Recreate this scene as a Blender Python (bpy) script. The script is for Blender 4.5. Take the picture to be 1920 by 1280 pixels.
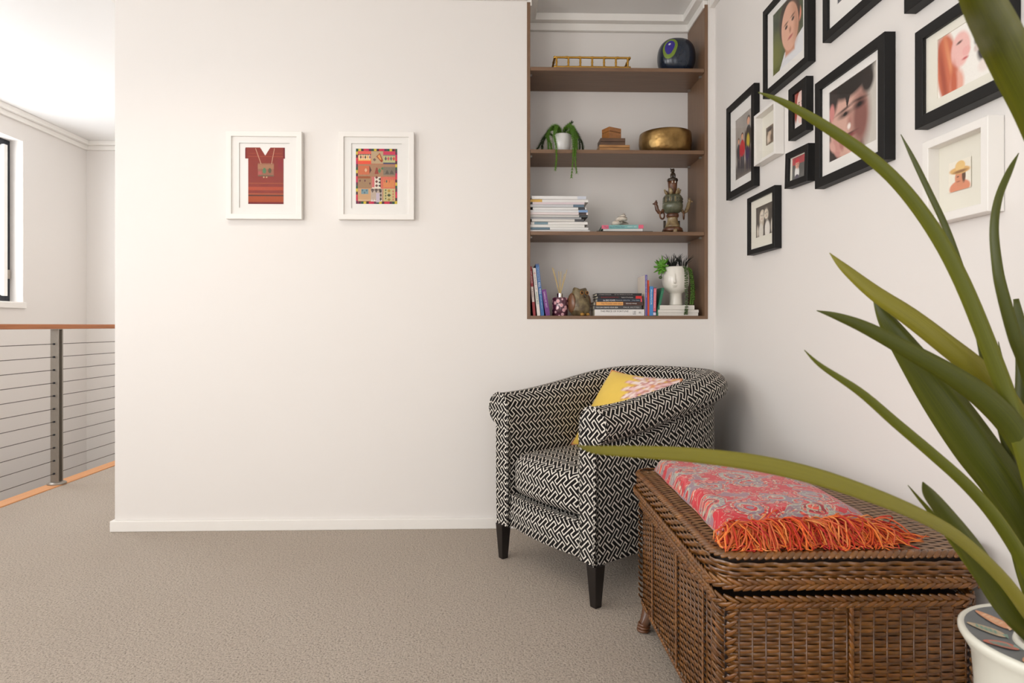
import bpy, bmesh, math, random
import numpy as np
from mathutils import Vector, Matrix, noise as mnoise

for o in list(bpy.data.objects):
    bpy.data.objects.remove(o, do_unlink=True)
SC = bpy.context.scene
COL = SC.collection
PI = math.pi
random.seed(7)

# ------------------------------------------------------------------ camera, world, lights, exposure
FPX, CXP, HORY, YAW, CAMZ = 1150.0, 960.0, 610.0, math.radians(1.5), 1.0
cam_d = bpy.data.cameras.new('camera')
cam = bpy.data.objects.new('camera', cam_d); COL.objects.link(cam)
cam.location = (0, 0, CAMZ)
cam.rotation_euler = (PI / 2, 0, -YAW)
cam_d.sensor_width = 36.0
cam_d.lens = FPX / 1920 * 36.0
cam_d.shift_y = -30.0 / 1920
cam_d.clip_start = 0.02
cam_d.dof.use_dof = True
cam_d.dof.focus_distance = 2.5
cam_d.dof.aperture_fstop = 7.0
SC.camera = cam

SC.view_settings.view_transform = 'Standard'
SC.view_settings.look = 'None'
SC.view_settings.gamma = 1.0
SC.view_settings.use_curve_mapping = False
SC.view_settings.exposure = 0.26

world = bpy.data.worlds.new('daylight_sky'); SC.world = world
world.use_nodes = True
bg = world.node_tree.nodes['Background']
bg.inputs[0].default_value = (0.86, 0.93, 1.0, 1)
bg.inputs[1].default_value = 2.0

def area_light(name, loc, rot, sx, sy, power, color):
    d = bpy.data.lights.new(name, 'AREA'); d.shape = 'RECTANGLE'
    d.size, d.size_y, d.energy, d.color = sx, sy, power, color
    o = bpy.data.objects.new(name, d); COL.objects.link(o)
    o.location, o.rotation_euler = loc, rot
    return o
# daylight standing in the window openings of the room (all behind or left of the picture)
area_light('daylight_side_window', (-3.705, -1.1, 1.25), (PI / 2, 0, -PI / 2), 1.6, 1.8, 52, (1.0, 0.975, 0.95))
area_light('daylight_rear_window', (-2.2, -2.21, 1.3), (PI / 2, 0, 0), 1.4, 1.7, 18, (1.0, 0.975, 0.95))
area_light('daylight_rear_door', (0.35, -2.21, 1.1), (PI / 2, 0, 0), 0.9, 2.0, 3.5, (1.0, 0.975, 0.95))
area_light('daylight_stair_window', (-3.705, 1.5, 1.55), (PI / 2, 0, -PI / 2), 1.7, 1.1, 12, (0.95, 0.98, 1.0))
area_light('daylight_stair_window_far', (-3.83, 4.28, 1.82), (PI / 2, 0, -PI / 2), 1.15, 1.15, 24, (0.93, 0.96, 1.0))

# ------------------------------------------------------------------ helpers
def ray(px, py):
    xc, v = (px - CXP) / FPX, (HORY - py) / FPX
    return Vector((xc * math.cos(YAW) + math.sin(YAW), math.cos(YAW) - xc * math.sin(YAW), v))
def P(px, py, X=None, Y=None, Z=None, D=None):
    r = ray(px, py)
    if X is not None: t = X / r.x
    elif Y is not None: t = Y / r.y
    elif Z is not None: t = (Z - CAMZ) / r.z
    else: t = D
    return Vector((r.x * t, r.y * t, CAMZ + r.z * t))
def s2l(c):
    c = c / 255.0
    return c / 12.92 if c <= 0.04045 else ((c + 0.055) / 1.055) ** 2.4
def rgb(r, g=None, b=None):
    if g is None: r, g, b = r
    return (s2l(r), s2l(g), s2l(b), 1.0)

class NT:
    def __init__(s, mat):
        mat.use_nodes = True
        s.t = mat.node_tree; s.n = s.t.nodes; s.b = s.n['Principled BSDF']; s.out = s.n['Material Output']
    def new(s, typ, **kw):
        n = s.n.new(typ)
        for k, v in kw.items(): setattr(n, k, v)
        return n
    def link(s, a, b): s.t.links.new(a, b)
    def math(s, op, a, b=None, c=None):
        n = s.new('ShaderNodeMath', operation=op)
        for i, x in enumerate((a, b, c)):
            if x is None: continue
            if isinstance(x, (int, float)): n.inputs[i].default_value = x
            else: s.link(x, n.inputs[i])
        return n.outputs[0]
    def vmath(s, op, a, b=None, c=None):
        n = s.new('ShaderNodeVectorMath', operation=op)
        for i, x in enumerate((a, b, c)):
            if x is None: continue
            if isinstance(x, (tuple, list)): n.inputs[i].default_value = x
            else: s.link(x, n.inputs[i])
        return n.outputs[1] if op in ('DOT_PRODUCT', 'LENGTH', 'DISTANCE') else n.outputs[0]
    def mix(s, fac, a, b, typ='MIX'):
        n = s.new('ShaderNodeMix', data_type='RGBA', blend_type=typ)
        for sock, x in ((n.inputs[0], fac), (n.inputs[6], a), (n.inputs[7], b)):
            if isinstance(x, (int, float)): sock.default_value = x
            elif isinstance(x, (tuple, list)): sock.default_value = x
            else: s.link(x, sock)
        return n.outputs[2]
    def ramp(s, fac, stops, interp='LINEAR'):
        n = s.new('ShaderNodeValToRGB'); cr = n.color_ramp; cr.interpolation = interp
        while len(cr.elements) < len(stops): cr.elements.new(0.5)
        for e, (p, c) in zip(cr.elements, stops): e.position = p; e.color = c
        s.link(fac, n.inputs[0])
        return n.outputs[0]
    def noise(s, vec, scale, detail=3, rough=0.5, dist=0.0):
        n = s.new('ShaderNodeTexNoise')
        n.inputs['Scale'].default_value = scale; n.inputs['Detail'].default_value = detail
        n.inputs['Roughness'].default_value = rough; n.inputs['Distortion'].default_value = dist
        if vec is not None: s.link(vec, n.inputs['Vector'])
        return n
    def coords(s, kind='Object'):
        return s.new('ShaderNodeTexCoord').outputs[kind]
    def bump(s, h, strength, dist):
        n = s.new('ShaderNodeBump'); n.inputs['Strength'].default_value = strength; n.inputs['Distance'].default_value = dist
        s.link(h, n.inputs['Height']); s.link(n.outputs[0], s.b.inputs['Normal'])

MATS = {}
def mat(name, col=(200, 200, 200), rough=0.5, metal=0.0, var=0.06, vscale=30.0, bump=0.0, bscale=200.0, spec=0.5, coat=0.0, attr=False, sheen=0.0, sss=0.0):
    """one principled material with procedural colour variation and relief"""
    if name in MATS: return MATS[name]
    m = bpy.data.materials.new(name); t = NT(m); b = t.b
    b.inputs['Roughness'].default_value = rough; b.inputs['Metallic'].default_value = metal
    b.inputs['Specular IOR Level'].default_value = spec
    b.inputs['Coat Weight'].default_value = coat
    b.inputs['Sheen Weight'].default_value = sheen
    co = t.coords()
    n = t.noise(co, vscale, 4)
    if attr:
        a = t.new('ShaderNodeAttribute', attribute_name='Col'); base = a.outputs['Color']
    else:
        base = rgb(col)
    f = t.math('MULTIPLY_ADD', n.outputs[0], 2 * var, 1 - var)
    v = t.new('ShaderNodeCombineColor')
    for i in range(3): t.link(f, v.inputs[i])
    t.link(t.mix(1.0, base, v.outputs[0], 'MULTIPLY'), b.inputs['Base Color'])
    if bump:
        n2 = t.noise(co, bscale, 3)
        t.bump(n2.outputs[0], min(1.0, bump), 0.004)
    MATS[name] = m
    return m

class MB:
    """collects geometry for ONE mesh object"""
    def __init__(s): s.v, s.f, s.uv, s.c = [], [], [], []
    def add(s, vs, fs, uvs=None, col=None):
        o = len(s.v); s.v += [tuple(v) for v in vs]
        s.c += [col if col else (1, 1, 1, 1)] * len(vs) if not isinstance(col, list) else col
        for i, f in enumerate(fs):
            s.f.append(tuple(o + k for k in f))
            s.uv.append([uvs[k] for k in f] if uvs else None)
        return s
    def box(s, x0, x1, y0, y1, z0, z1, col=None):
        vs = [(x, y, z) for x in (x0, x1) for y in (y0, y1) for z in (z0, z1)]
        fs = [(0, 1, 3, 2), (4, 6, 7, 5), (0, 4, 5, 1), (2, 3, 7, 6), (0, 2, 6, 4), (1, 5, 7, 3)]
        return s.add(vs, fs, col=col)
    def grid(s, fn, nu, nv, cu=False, cv=False, uvf=None, col=None, flip=False):
        """fn(i/nu, j/nv) -> xyz; cu / cv close the grid"""
        NU, NV = (nu if cu else nu + 1), (nv if cv else nv + 1)
        vs = [fn(i / nu, j / nv) for i in range(NU) for j in range(NV)]
        o = len(s.v); s.v += [tuple(v) for v in vs]
        s.c += [col if col else (1, 1, 1, 1)] * len(vs)
        for i in range(nu):
            for j in range(nv):
                a, b = i, (i + 1) % NU if cu else i + 1
                c, d = j, (j + 1) % NV if cv else j + 1
                q = (a * NV + c, b * NV + c, b * NV + d, a * NV + d)
                uu = [(i / nu, j / nv), ((i + 1) / nu, j / nv), ((i + 1) / nu, (j + 1) / nv), (i / nu, (j + 1) / nv)]
                if flip: q = q[::-1]; uu = uu[::-1]
                s.f.append(tuple(o + k for k in q))
                s.uv.append([uvf(*w) for w in uu] if uvf else uu)
        return s
    def lathe(s, prof, n=32, c=(0, 0, 0), col=None, sx=1.0, sy=1.0, caps=True):
        m = len(prof) - 1
        def fn(u, v):
            k = round(v * m); r, z = prof[k]; a = u * 2 * PI
            return (c[0] + sx * r * math.cos(a), c[1] + sy * r * math.sin(a), c[2] + z)
        o = len(s.v)
        s.grid(fn, n, m, cu=True, col=col)
        if caps:
            for k in (0, m):
                if prof[k][0] > 1e-4:
                    ring = [o + i * (m + 1) + k for i in range(n)]
                    s.f.append(tuple(ring[::-1] if k == 0 else ring)); s.uv.append(None)
        return s
    def tube(s, pts, rad, sides=8, col=None, cap=True, flat=1.0, up=None):
        pts = [Vector(p) for p in pts]; n = len(pts)
        R = rad if isinstance(rad, (list, tuple)) else [rad] * n
        o = len(s.v); prev = None
        for i, p in enumerate(pts):
            t = (pts[min(i + 1, n - 1)] - pts[max(i - 1, 0)])
            if t.length < 1e-9: t = Vector((0, 0, 1))
            t.normalize()
            if prev is None:
                a = Vector(up) if up else (Vector((0, 0, 1)) if abs(t.z) < 0.9 else Vector((1, 0, 0)))
            else: a = prev
            a = a - t * a.dot(t)
            if a.length < 1e-6: a = t.orthogonal()
            a.normalize(); prev = a; b = t.cross(a)
            for k in range(sides):
                w = 2 * PI * k / sides
                s.v.append(tuple(p + a * (R[i] * math.cos(w) * flat) + b * (R[i] * math.sin(w))))
                s.c.append(col if col else (1, 1, 1, 1))
        for i in range(n - 1):
            for k in range(sides):
                q = (o + i * sides + k, o + i * sides + (k + 1) % sides, o + (i + 1) * sides + (k + 1) % sides, o + (i + 1) * sides + k)
                s.f.append(q); s.uv.append([(k / sides, i / n), ((k + 1) / sides, i / n), ((k + 1) / sides, (i + 1) / n), (k / sides, (i + 1) / n)])
        if cap:
            s.f.append(tuple(o + k for k in range(sides))[::-1]); s.uv.append(None)
            s.f.append(tuple(o + (n - 1) * sides + k for k in range(sides))); s.uv.append(None)
        return s
    def ell(s, c, r, n=12, m=8, col=None, rot=None, e=1.0):
        M = rot if rot else Matrix.Identity(3)
        def sg(x): return math.copysign(abs(x) ** e, x)
        def fn(u, v):
            a, b = u * 2 * PI, (v - 0.5) * PI
            q = Vector((r[0] * sg(math.cos(a)) * sg(math.cos(b)), r[1] * sg(math.sin(a)) * sg(math.cos(b)), r[2] * sg(math.sin(b))))
            return tuple(Vector(c) + M @ q)
        return s.grid(fn, n, m, cu=True, col=col)
    def torus(s, c, R, r, n=20, m=8, rot=None, col=None):
        M = rot if rot else Matrix.Identity(3)
        def fn(u, v):
            a, b = u * 2 * PI, v * 2 * PI
            q = Vector(((R + r * math.cos(b)) * math.cos(a), (R + r * math.cos(b)) * math.sin(a), r * math.sin(b)))
            return tuple(Vector(c) + M @ q)
        return s.grid(fn, n, m, cu=True, cv=True, col=col)
    def build(s, name, m, parent=None, smooth=False, angle=None, bevel=0.0, segs=2, cols=False, boxuv=False, loc=None, rot=None, kind=None, solid=0.0, label=None):
        me = bpy.data.meshes.new(name)
        me.from_pydata(s.v, [], s.f)
        uvl = me.uv_layers.new(name='UVMap')
        if boxuv:
            flat = []
            for p in me.polygons:
                n = p.normal; ax = max(range(3), key=lambda i: abs(n[i]))
                for li in p.loop_indices:
                    v = me.vertices[me.loops[li].vertex_index].co
                    if ax == 0: u = (v.y, v.z)
                    elif ax == 1: u = (v.x, v.z)
                    else: u = (v.x, v.y)
                    flat += u
            uvl.data.foreach_set('uv', flat)
        else:
            flat = []
            for f, u in zip(s.f, s.uv):
                if u: 
                    for w in u: flat += w
                else: flat += [0.0, 0.0] * len(f)
            if len(flat) == 2 * len(me.loops): uvl.data.foreach_set('uv', flat)
        if cols:
            ca = me.color_attributes.new('Col', 'FLOAT_COLOR', 'POINT')
            ca.data.foreach_set('color', [x for c in s.c for x in c])
        me.materials.append(m)
        if smooth or angle:
            me.polygons.foreach_set('use_smooth', [True] * len(me.polygons))
            if angle: me.set_sharp_from_angle(angle=math.radians(angle))
        me.update()
        o = bpy.data.objects.new(name, me); COL.objects.link(o)
        if parent: o.parent = parent
        if loc: o.location = loc
        if rot: o.rotation_euler = rot
        if kind: o['kind'] = kind
        if label: o['label'] = label
        if solid:
            md = o.modifiers.new('thickness', 'SOLIDIFY'); md.thickness = solid
        if bevel:
            md = o.modifiers.new('bevel', 'BEVEL'); md.width = bevel; md.segments = segs; md.limit_method = 'ANGLE'
        return o
def bx(x0, x1, y0, y1, z0, z1): return MB().box(x0, x1, y0, y1, z0, z1)

def thing(name, label, cat, loc=(0, 0, 0), rot=(0, 0, 0), group=None):
    o = bpy.data.objects.new(name, None); COL.objects.link(o)
    o.empty_display_size = 0.05
    o.location, o.rotation_euler = loc, rot
    o['label'], o['category'] = label, cat
    if group: o['group'] = group
    return o
def tag(o, label, cat, group=None):
    o['label'], o['category'] = label, cat
    if group: o['group'] = group
    return o
def struct(o, label=None):
    o['kind'] = 'structure'
    if label: o['label'] = label
    return o

# painted flat prints: a fine grid whose vertex colours are composed from soft shapes
def paint(nx, ny, bgc, ops, aspect=1.0, seed=0, grain=0.03):
    u, v = np.meshgrid((np.arange(nx) + 0.5) / nx, (np.arange(ny) + 0.5) / ny)
    img = np.zeros((ny, nx, 3)); img[:] = rgb(bgc)[:3]
    rs = np.random.RandomState(seed)
    def ss(d, soft): return np.clip(0.5 - d / max(soft, 1e-4), 0, 1)
    for op in ops:
        k = op[0]
        if k == 'e':
            _, cx, cy, rx, ry, ang, c, soft = op
            a = math.radians(ang); dx, dy = (u - cx), (v - cy)
            X = dx * math.cos(a) + dy * math.sin(a); Y = -dx * math.sin(a) + dy * math.cos(a)
            d = (np.sqrt((X / rx) ** 2 + (Y / ry) ** 2) - 1) * min(rx, ry); al = ss(d, soft)
        elif k == 'r':
            _, x0, y0, x1, y1, c, soft = op
            d = np.maximum(np.maximum(x0 - u, u - x1), np.maximum(y0 - v, v - y1)); al = ss(d, soft)
        elif k == 'p':
            _, pts, c = op[:3]; ins = np.zeros(u.shape, bool); n = len(pts)
            for i in range(n):
                (xa, ya), (xb, yb) = pts[i], pts[(i + 1) % n]
                if abs(yb - ya) < 1e-9: continue
                cr = ((ya > v) != (yb > v)) & (u < (xb - xa) * (v - ya) / (yb - ya) + xa)
                ins ^= cr
            al = ins.astype(float)
        elif k == 'n':        # mottling between two tones
            _, c, sc, amt = op
            small = rs.rand(max(2, int(sc)), max(2, int(sc)))
            iy = np.clip(v * (small.shape[0] - 1), 0, small.shape[0] - 1.001); ix = np.clip(u * (small.shape[1] - 1), 0, small.shape[1] - 1.001)
            y0, x0 = iy.astype(int), ix.astype(int); fy, fx = iy - y0, ix - x0
            al = ((small[y0, x0] * (1 - fx) + small[y0, x0 + 1] * fx) * (1 - fy) + (small[y0 + 1, x0] * (1 - fx) + small[y0 + 1, x0 + 1] * fx) * fy) * amt
        lin = np.array(rgb(c)[:3])
        img = img * (1 - al[..., None]) + lin * al[..., None]
    img *= (1 + grain * (rs.rand(ny, nx, 1) - 0.5) * 2)
    return img
def print_mesh(name, img, w, h, y, parent, m, x0=None, z0=None, keep=None, solid=0.0, label=None):
    """flat print in the local x-z plane at depth y, one colour per vertex; keep(u, v) masks an outline"""
    ny, nx = img.shape[:2]
    x0 = -w / 2 if x0 is None else x0; z0 = -h / 2 if z0 is None else z0
    mb = MB()
    idx = {}
    K = [[True] * nx for _ in range(ny)] if keep is None else [[keep((i + .5) / nx, (j + .5) / ny) for i in range(nx)] for j in range(ny)]
    def vid(i, j):
        if (i, j) not in idx:
            idx[(i, j)] = len(mb.v)
            mb.v.append((x0 + w * i / (nx - 1), y, z0 + h * j / (ny - 1)))
            mb.c.append(tuple(img[j, i]) + (1.0,))
        return idx[(i, j)]
    for j in range(ny - 1):
        for i in range(nx - 1):
            if K[j][i]:
                mb.f.append((vid(i, j), vid(i + 1, j), vid(i + 1, j + 1), vid(i, j + 1))); mb.uv.append(None)
    return mb.build(name, m, parent, cols=True, solid=solid, label=label)

def text_obj(name, txt, width, height, m, parent, origin, ex, ey, fit=True):
    """flat lettering: lower-left corner at origin, running along ex, letters up along ey"""
    cu = bpy.data.curves.new('lettering', 'FONT'); cu.body = txt; cu.size = 1.0; cu.resolution_u = 2
    to = bpy.data.objects.new('lettering_tmp', cu)
    COL.objects.link(to)
    dg = bpy.context.evaluated_depsgraph_get()
    me = bpy.data.meshes.new_from_object(to.evaluated_get(dg))
    bpy.data.objects.remove(to, do_unlink=True)
    xs = [v.co.x for v in me.vertices]; ys = [v.co.y for v in me.vertices]
    if not xs: return None
    w0, h0 = max(xs) - min(xs), max(ys) - min(ys)
    ex, ey = Vector(ex), Vector(ey)
    for v in me.vertices:
        a, b = (v.co.x - min(xs)) / w0 * width, (v.co.y - min(ys)) / h0 * height
        v.co = Vector(origin) + ex * a + ey * b
    me.materials.clear(); me.materials.append(m); me.name = name
    o = bpy.data.objects.new(name, me); COL.objects.link(o); o.parent = parent
    return o
# ------------------------------------------------------------------ materials of the setting
def wall_mat(name, col):
    m = bpy.data.materials.new(name); t = NT(m); co = t.coords()
    n = t.noise(co, 1.2, 2)
    t.link(t.mix(n.outputs[0], rgb(col), rgb([c - 3 for c in col])), t.b.inputs['Base Color'])
    t.b.inputs['Roughness'].default_value = 0.62
    n2 = t.noise(co, 260, 2); t.bump(n2.outputs[0], 0.06, 0.002)
    return m
M_WALL = wall_mat('warm_white_wall_paint', (234, 229, 224))
M_CEIL = wall_mat('white_ceiling_paint', (238, 236, 233))
M_TRIM = mat('white_gloss_trim', (240, 236, 230), 0.35, var=0.01)
def carpet_mat():
    m = bpy.data.materials.new('beige_carpet_pile'); t = NT(m); co = t.coords()
    n1 = t.noise(co, 2.4, 3); n2 = t.noise(co, 150, 4, 0.7); n3 = t.noise(co, 60, 3, 0.6)
    c = t.ramp(n2.outputs[0], [(0.33, rgb(112, 97, 82)), (0.47, rgb(204, 188, 171)), (0.72, rgb(232, 219, 204))])
    c = t.mix(t.math('MULTIPLY', n1.outputs[0], 0.40), c, rgb(190, 170, 150))
    t.link(c, t.b.inputs['Base Color'])
    t.b.inputs['Roughness'].default_value = 0.95; t.b.inputs['Sheen Weight'].default_value = 0.15
    h = t.math('ADD', t.math('MULTIPLY', n2.outputs[0], 1.0), t.math('MULTIPLY', n3.outputs[0], 0.8))
    t.bump(h, 1.0, 0.012)
    return m
M_CARPET = carpet_mat()
def wood_mat(name, c1, c2, rough=0.45, scale=(1.5, 30, 30), axis_noise=8.0, coat=0.0):
    m = bpy.data.materials.new(name); t = NT(m); co = t.coords()
    mp = t.new('ShaderNodeMapping'); mp.inputs['Scale'].default_value = scale; t.link(co, mp.inputs[0])
    n = t.noise(mp.outputs[0], axis_noise, 5, 0.6, 0.4)
    t.link(t.ramp(n.outputs[0], [(0.3, rgb(c1)), (0.7, rgb(c2))]), t.b.inputs['Base Color'])
    t.b.inputs['Roughness'].default_value = rough; t.b.inputs['Coat Weight'].default_value = coat
    t.bump(n.outputs[0], 0.12, 0.001)
    return m
M_LAM = wood_mat('walnut_laminate', (112, 84, 62), (128, 98, 74), 0.42, (2, 40, 40), 3.0)
M_LAMV = wood_mat('walnut_laminate_upright', (112, 84, 62), (128, 98, 74), 0.42, (40, 40, 2), 3.0)
M_RAIL = wood_mat('oiled_red_timber', (150, 86, 42), (178, 108, 58), 0.35, (40, 1.5, 40), 3.0)
M_NOSE = wood_mat('orange_timber_nosing', (204, 138, 86), (222, 160, 106), 0.45, (40, 1.5, 40), 3.0)
M_STEEL = mat('brushed_stainless_steel', (150, 142, 132), 0.38, 0.6, 0.08, 60)
M_CABLE = mat('steel_cable', (105, 98, 92), 0.4, 0.8)
M_DARKAL = mat('charcoal_aluminium', (44, 47, 54), 0.45, 0.3, 0.03)
def glass_mat(name='window_glass', tint=(1, 1, 1, 1), ior=0.04):
    m = bpy.data.materials.new(name); t = NT(m)
    tr = t.new('ShaderNodeBsdfTransparent'); tr.inputs[0].default_value = tint
    gl = t.new('ShaderNodeBsdfGlossy'); gl.inputs['Roughness'].default_value = 0.02
    lw = t.new('ShaderNodeLayerWeight'); lw.inputs[0].default_value = 0.5
    fr = t.math('MULTIPLY_ADD', t.math('POWER', lw.outputs['Facing'], 5.0), 0.45, ior)
    mx = t.new('ShaderNodeMixShader'); t.link(fr, mx.inputs[0]); t.link(tr.outputs[0], mx.inputs[1]); t.link(gl.outputs[0], mx.inputs[2])
    t.link(mx.outputs[0], t.out.inputs[0])
    return m
M_GLASS = glass_mat()
M_PGLASS = glass_mat('picture_glass', ior=0.022)

# ------------------------------------------------------------------ the room
XR, YW, XL, CEIL = 1.09, 3.035, -1.854, 2.66          # right wall, back wall face, its free end, ceiling
AX0, AX1, AYB, AZ0 = 0.1535, 1.0568, 3.305, 1.0318     # alcove: sides, back, bottom
XB, XS, YE, YR = -2.81, -3.71, 5.66, -2.2              # balustrade edge, stair side wall, end wall, rear wall

f = MB().box(-2.80, XR + 0.1, YR, YE, -0.12, 0.0); struct(f.build('floor', M_CARPET), 'beige cut-pile carpet floor')
c = MB().box(XS - 0.15, XR + 0.1, YR - 0.1, YE + 0.1, CEIL, CEIL + 0.1); struct(c.build('ceiling', M_CEIL), 'plain white plaster ceiling')
w = MB().box(XL, AX0, YW, YW + 0.30, 0, CEIL).box(AX0, AX1, YW, YW + 0.30, 0, AZ0).box(AX1, XR, YW, YW + 0.30, 0, CEIL)
w.box(AX0, AX1, AYB, AYB + 0.06, AZ0, CEIL).box(XL, XL + 0.12, YW + 0.30, YE, 0, CEIL)
struct(w.build('wall_back', M_WALL), 'warm white wall facing the camera with a shelf alcove')
w = MB().box(XR, XR + 0.1, YR, YE, 0, CEIL); struct(w.build('wall_right', M_WALL), 'white wall of family pictures')
# rear wall with a window and a door opening (behind the camera)
w = MB().box(XS - 0.15, -2.9, YR - 0.1, YR, -2.7, CEIL).box(-2.9, -1.5, YR - 0.1, YR, -2.7, 0.45).box(-2.9, -1.5, YR - 0.1, YR, 2.15, CEIL)
w.box(-1.5, -0.1, YR - 0.1, YR, -2.7, CEIL).box(-0.1, 0.8, YR - 0.1, YR, 2.2, CEIL).box(0.8, XR + 0.1, YR - 0.1, YR, 0, CEIL).box(-0.1, 0.8, YR - 0.1, YR, -2.7, 0.0)
struct(w.build('wall_rear', M_WALL), 'white wall behind the camera')
# stair side wall with two window openings
WY0, WY1, WZ0, WZ1 = 3.68, 4.911, 1.184, 2.444
VY0, VY1, VZ0, VZ1 = 0.62, 2.38, 1.0, 2.444
w = MB()
UY0, UY1, UZ0, UZ1 = -1.9, -0.3, 0.35, 2.15
for y0, y1 in ((YR, UY0), (UY1, VY0), (VY1, WY0), (WY1, YE)): w.box(XS - 0.15, XS, y0, y1, -2.7, CEIL)
for y0, y1, z0, z1 in ((UY0, UY1, UZ0, UZ1), (VY0, VY1, VZ0, VZ1), (WY0, WY1, WZ0, WZ1)):
    w.box(XS - 0.15, XS, y0, y1, -2.7, z0).box(XS - 0.15, XS, y0, y1, z1, CEIL)
struct(w.build('wall_left', M_WALL), 'white stairwell wall with a window beyond the balustrade')
w = MB().box(XS - 0.15, XL + 0.12, YE, YE + 0.1, -2.7, CEIL); struct(w.build('wall_end', M_WALL), 'white end wall of the stairwell')
w = MB().box(XS - 0.15, -2.79, YR, YE, -2.8, -2.7); struct(w.build('floor_lower', M_CARPET), 'carpeted floor at the foot of the stairwell')
w = MB().box(-2.80, -2.79, YR, YE, -2.7, -0.12); struct(w.build('wall_void', M_WALL), 'white face of the floor edge towards the stairwell')

# stepped plaster cornice
def cornice(mb, a, b, nrm, dz=0.0):
    """a, b: ends in plan on the wall face; nrm: into the room"""
    for z0, z1, p in ((2.583, 2.622, 0.024), (2.622, CEIL, 0.058)):
        x0, x1 = sorted((a[0], b[0] + nrm[0] * p)) if nrm[0] else sorted((a[0], b[0]))
        y0, y1 = sorted((a[1], b[1] + nrm[1] * p)) if nrm[1] else sorted((a[1], b[1]))
        mb.box(x0, x1, y0, y1, z0 + dz, z1 + (dz if z1 < CEIL else 0))
for i, (a, b, nr) in enumerate([((XL, YW), (AX0, YW), (0, -1)), ((AX0, AYB), (AX1, AYB), (0, -1)), ((AX1, YW), (AX1, AYB), (-1, 0)), ((AX0, YW), (AX0, AYB), (1, 0)),
                                ((XR, YR), (XR, YW), (-1, 0)), ((XS, YR), (XS, YE), (1, 0)), ((XS, YE), (XL, YE), (0, -1)), ((XL, YW), (XL, YE), (-1, 0))]):
    mb = MB(); cornice(mb, a, b, nr, (0.022, 0, 0.0012, 0.0012, 0, 0, 0.0012, 0)[i])
    struct(mb.build('trim_%d' % (i + 1), M_TRIM, bevel=0.003), 'white stepped plaster cornice')
struct(bx(XL - 0.016, XR, YW - 0.016, YW, 0, 0.052).build('baseboard_back', M_TRIM, bevel=0.003), 'low white skirting board along the back wall')
struct(bx(XL - 0.016, XL, YW, YE, 0, 0.052).build('baseboard_hall', M_TRIM, bevel=0.003), 'low white skirting board along the hall')
struct(bx(XR - 0.016, XR, YR, YW - 0.016, 0, 0.052).build('baseboard_right', M_TRIM, bevel=0.003), 'low white skirting board under the pictures')
struct(bx(-2.81, -2.715, YR, YE, -0.10, 0.006).build('trim_9', M_NOSE, bevel=0.003), 'orange timber nosing along the open floor edge')

# visible stair window
win = bpy.data.objects.new('window_1', None); COL.objects.link(win); win.location = (XS - 0.10, (WY0 + WY1) / 2, WZ0)
struct(win, 'stairwell window with charcoal aluminium frame and white reveal')
hw, hh = (WY1 - WY0) / 2, WZ1 - WZ0
def wb(name, y0, y1, z0, z1, x0, x1, m, b=0.002): return bx(x0, x1, y0, y1, z0, z1).build(name, m, win, bevel=b)
wb('frame_jamb', hw - 0.045, hw, 0, hh, -0.045, 0.0, M_DARKAL); wb('frame_jamb', -hw, -hw + 0.045, 0, hh, -0.045, 0.0, M_DARKAL)
wb('frame_head', -hw + 0.045, hw - 0.045, hh - 0.05, hh, -0.045, 0.0, M_DARKAL); wb('frame_sill', -hw + 0.045, hw - 0.045, 0, 0.05, -0.045, 0.0, M_DARKAL)
wb('sash_stile', hw - 0.085, hw - 0.05, 0.045, hh - 0.045, -0.012, 0.022, M_TRIM)
wb('sash_stile', hw - 0.13, hw - 0.09, 0.05, hh - 0.05, -0.04, -0.014, M_DARKAL)
wb('glass_pane', -hw + 0.045, hw - 0.13, 0.05, hh - 0.05, -0.03, -0.026, M_GLASS, 0)
wb('latch', hw - 0.05, hw - 0.015, 0.18, 0.25, 0.0, 0.018, M_STEEL)
wb('architrave_sill', -hw - 0.02, hw + 0.015, -0.05, -0.006, 0.095, 0.118, M_TRIM)

# balustrade: steel post, eleven cables, timber handrail
bal = thing('balustrade', 'cable balustrade with orange-brown timber handrail and steel post at the stairwell', 'balustrade', (-2.76, 3.93, 0.0))
bx(-0.034, 0.034, -5.6, 1.73, 0.978, 1.008).build('handrail', M_RAIL, bal, bevel=0.004)
def post(y):
    mb = MB().box(-0.025, 0.025, -0.022, -0.014, 0.008, 0.976).box(-0.025, 0.025, 0.014, 0.022, 0.008, 0.976).box(-0.006, 0.006, -0.014, 0.014, 0.008, 0.976)
    p = mb.build('post', M_STEEL, bal, bevel=0.002, loc=(0, y, 0))
    MB().lathe([(0.0, 0.0), (0.052, 0.0), (0.052, 0.006), (0.046, 0.012), (0.03, 0.016), (0.0, 0.016)], 28, (0, 0, 0.006)).build('base_flange', M_STEEL, p, angle=40)
    for k in range(11): MB().tube([(0, -0.030, 0.884 - k * 0.081), (0, -0.022, 0.884 - k * 0.081)], 0.006, 8).build('cable_ferrule', M_DARKAL, p)
for y in (0.0, -1.7, -3.4): post(y)
for k in range(11):
    z = 0.884 - k * 0.081
    MB().tube([(0, -5.6, z), (0, -3.4, z), (0, -1.7, z), (0, 0, z), (0, 1.73, z)], 0.0023, 6).build('cable', M_CABLE, bal)

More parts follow.
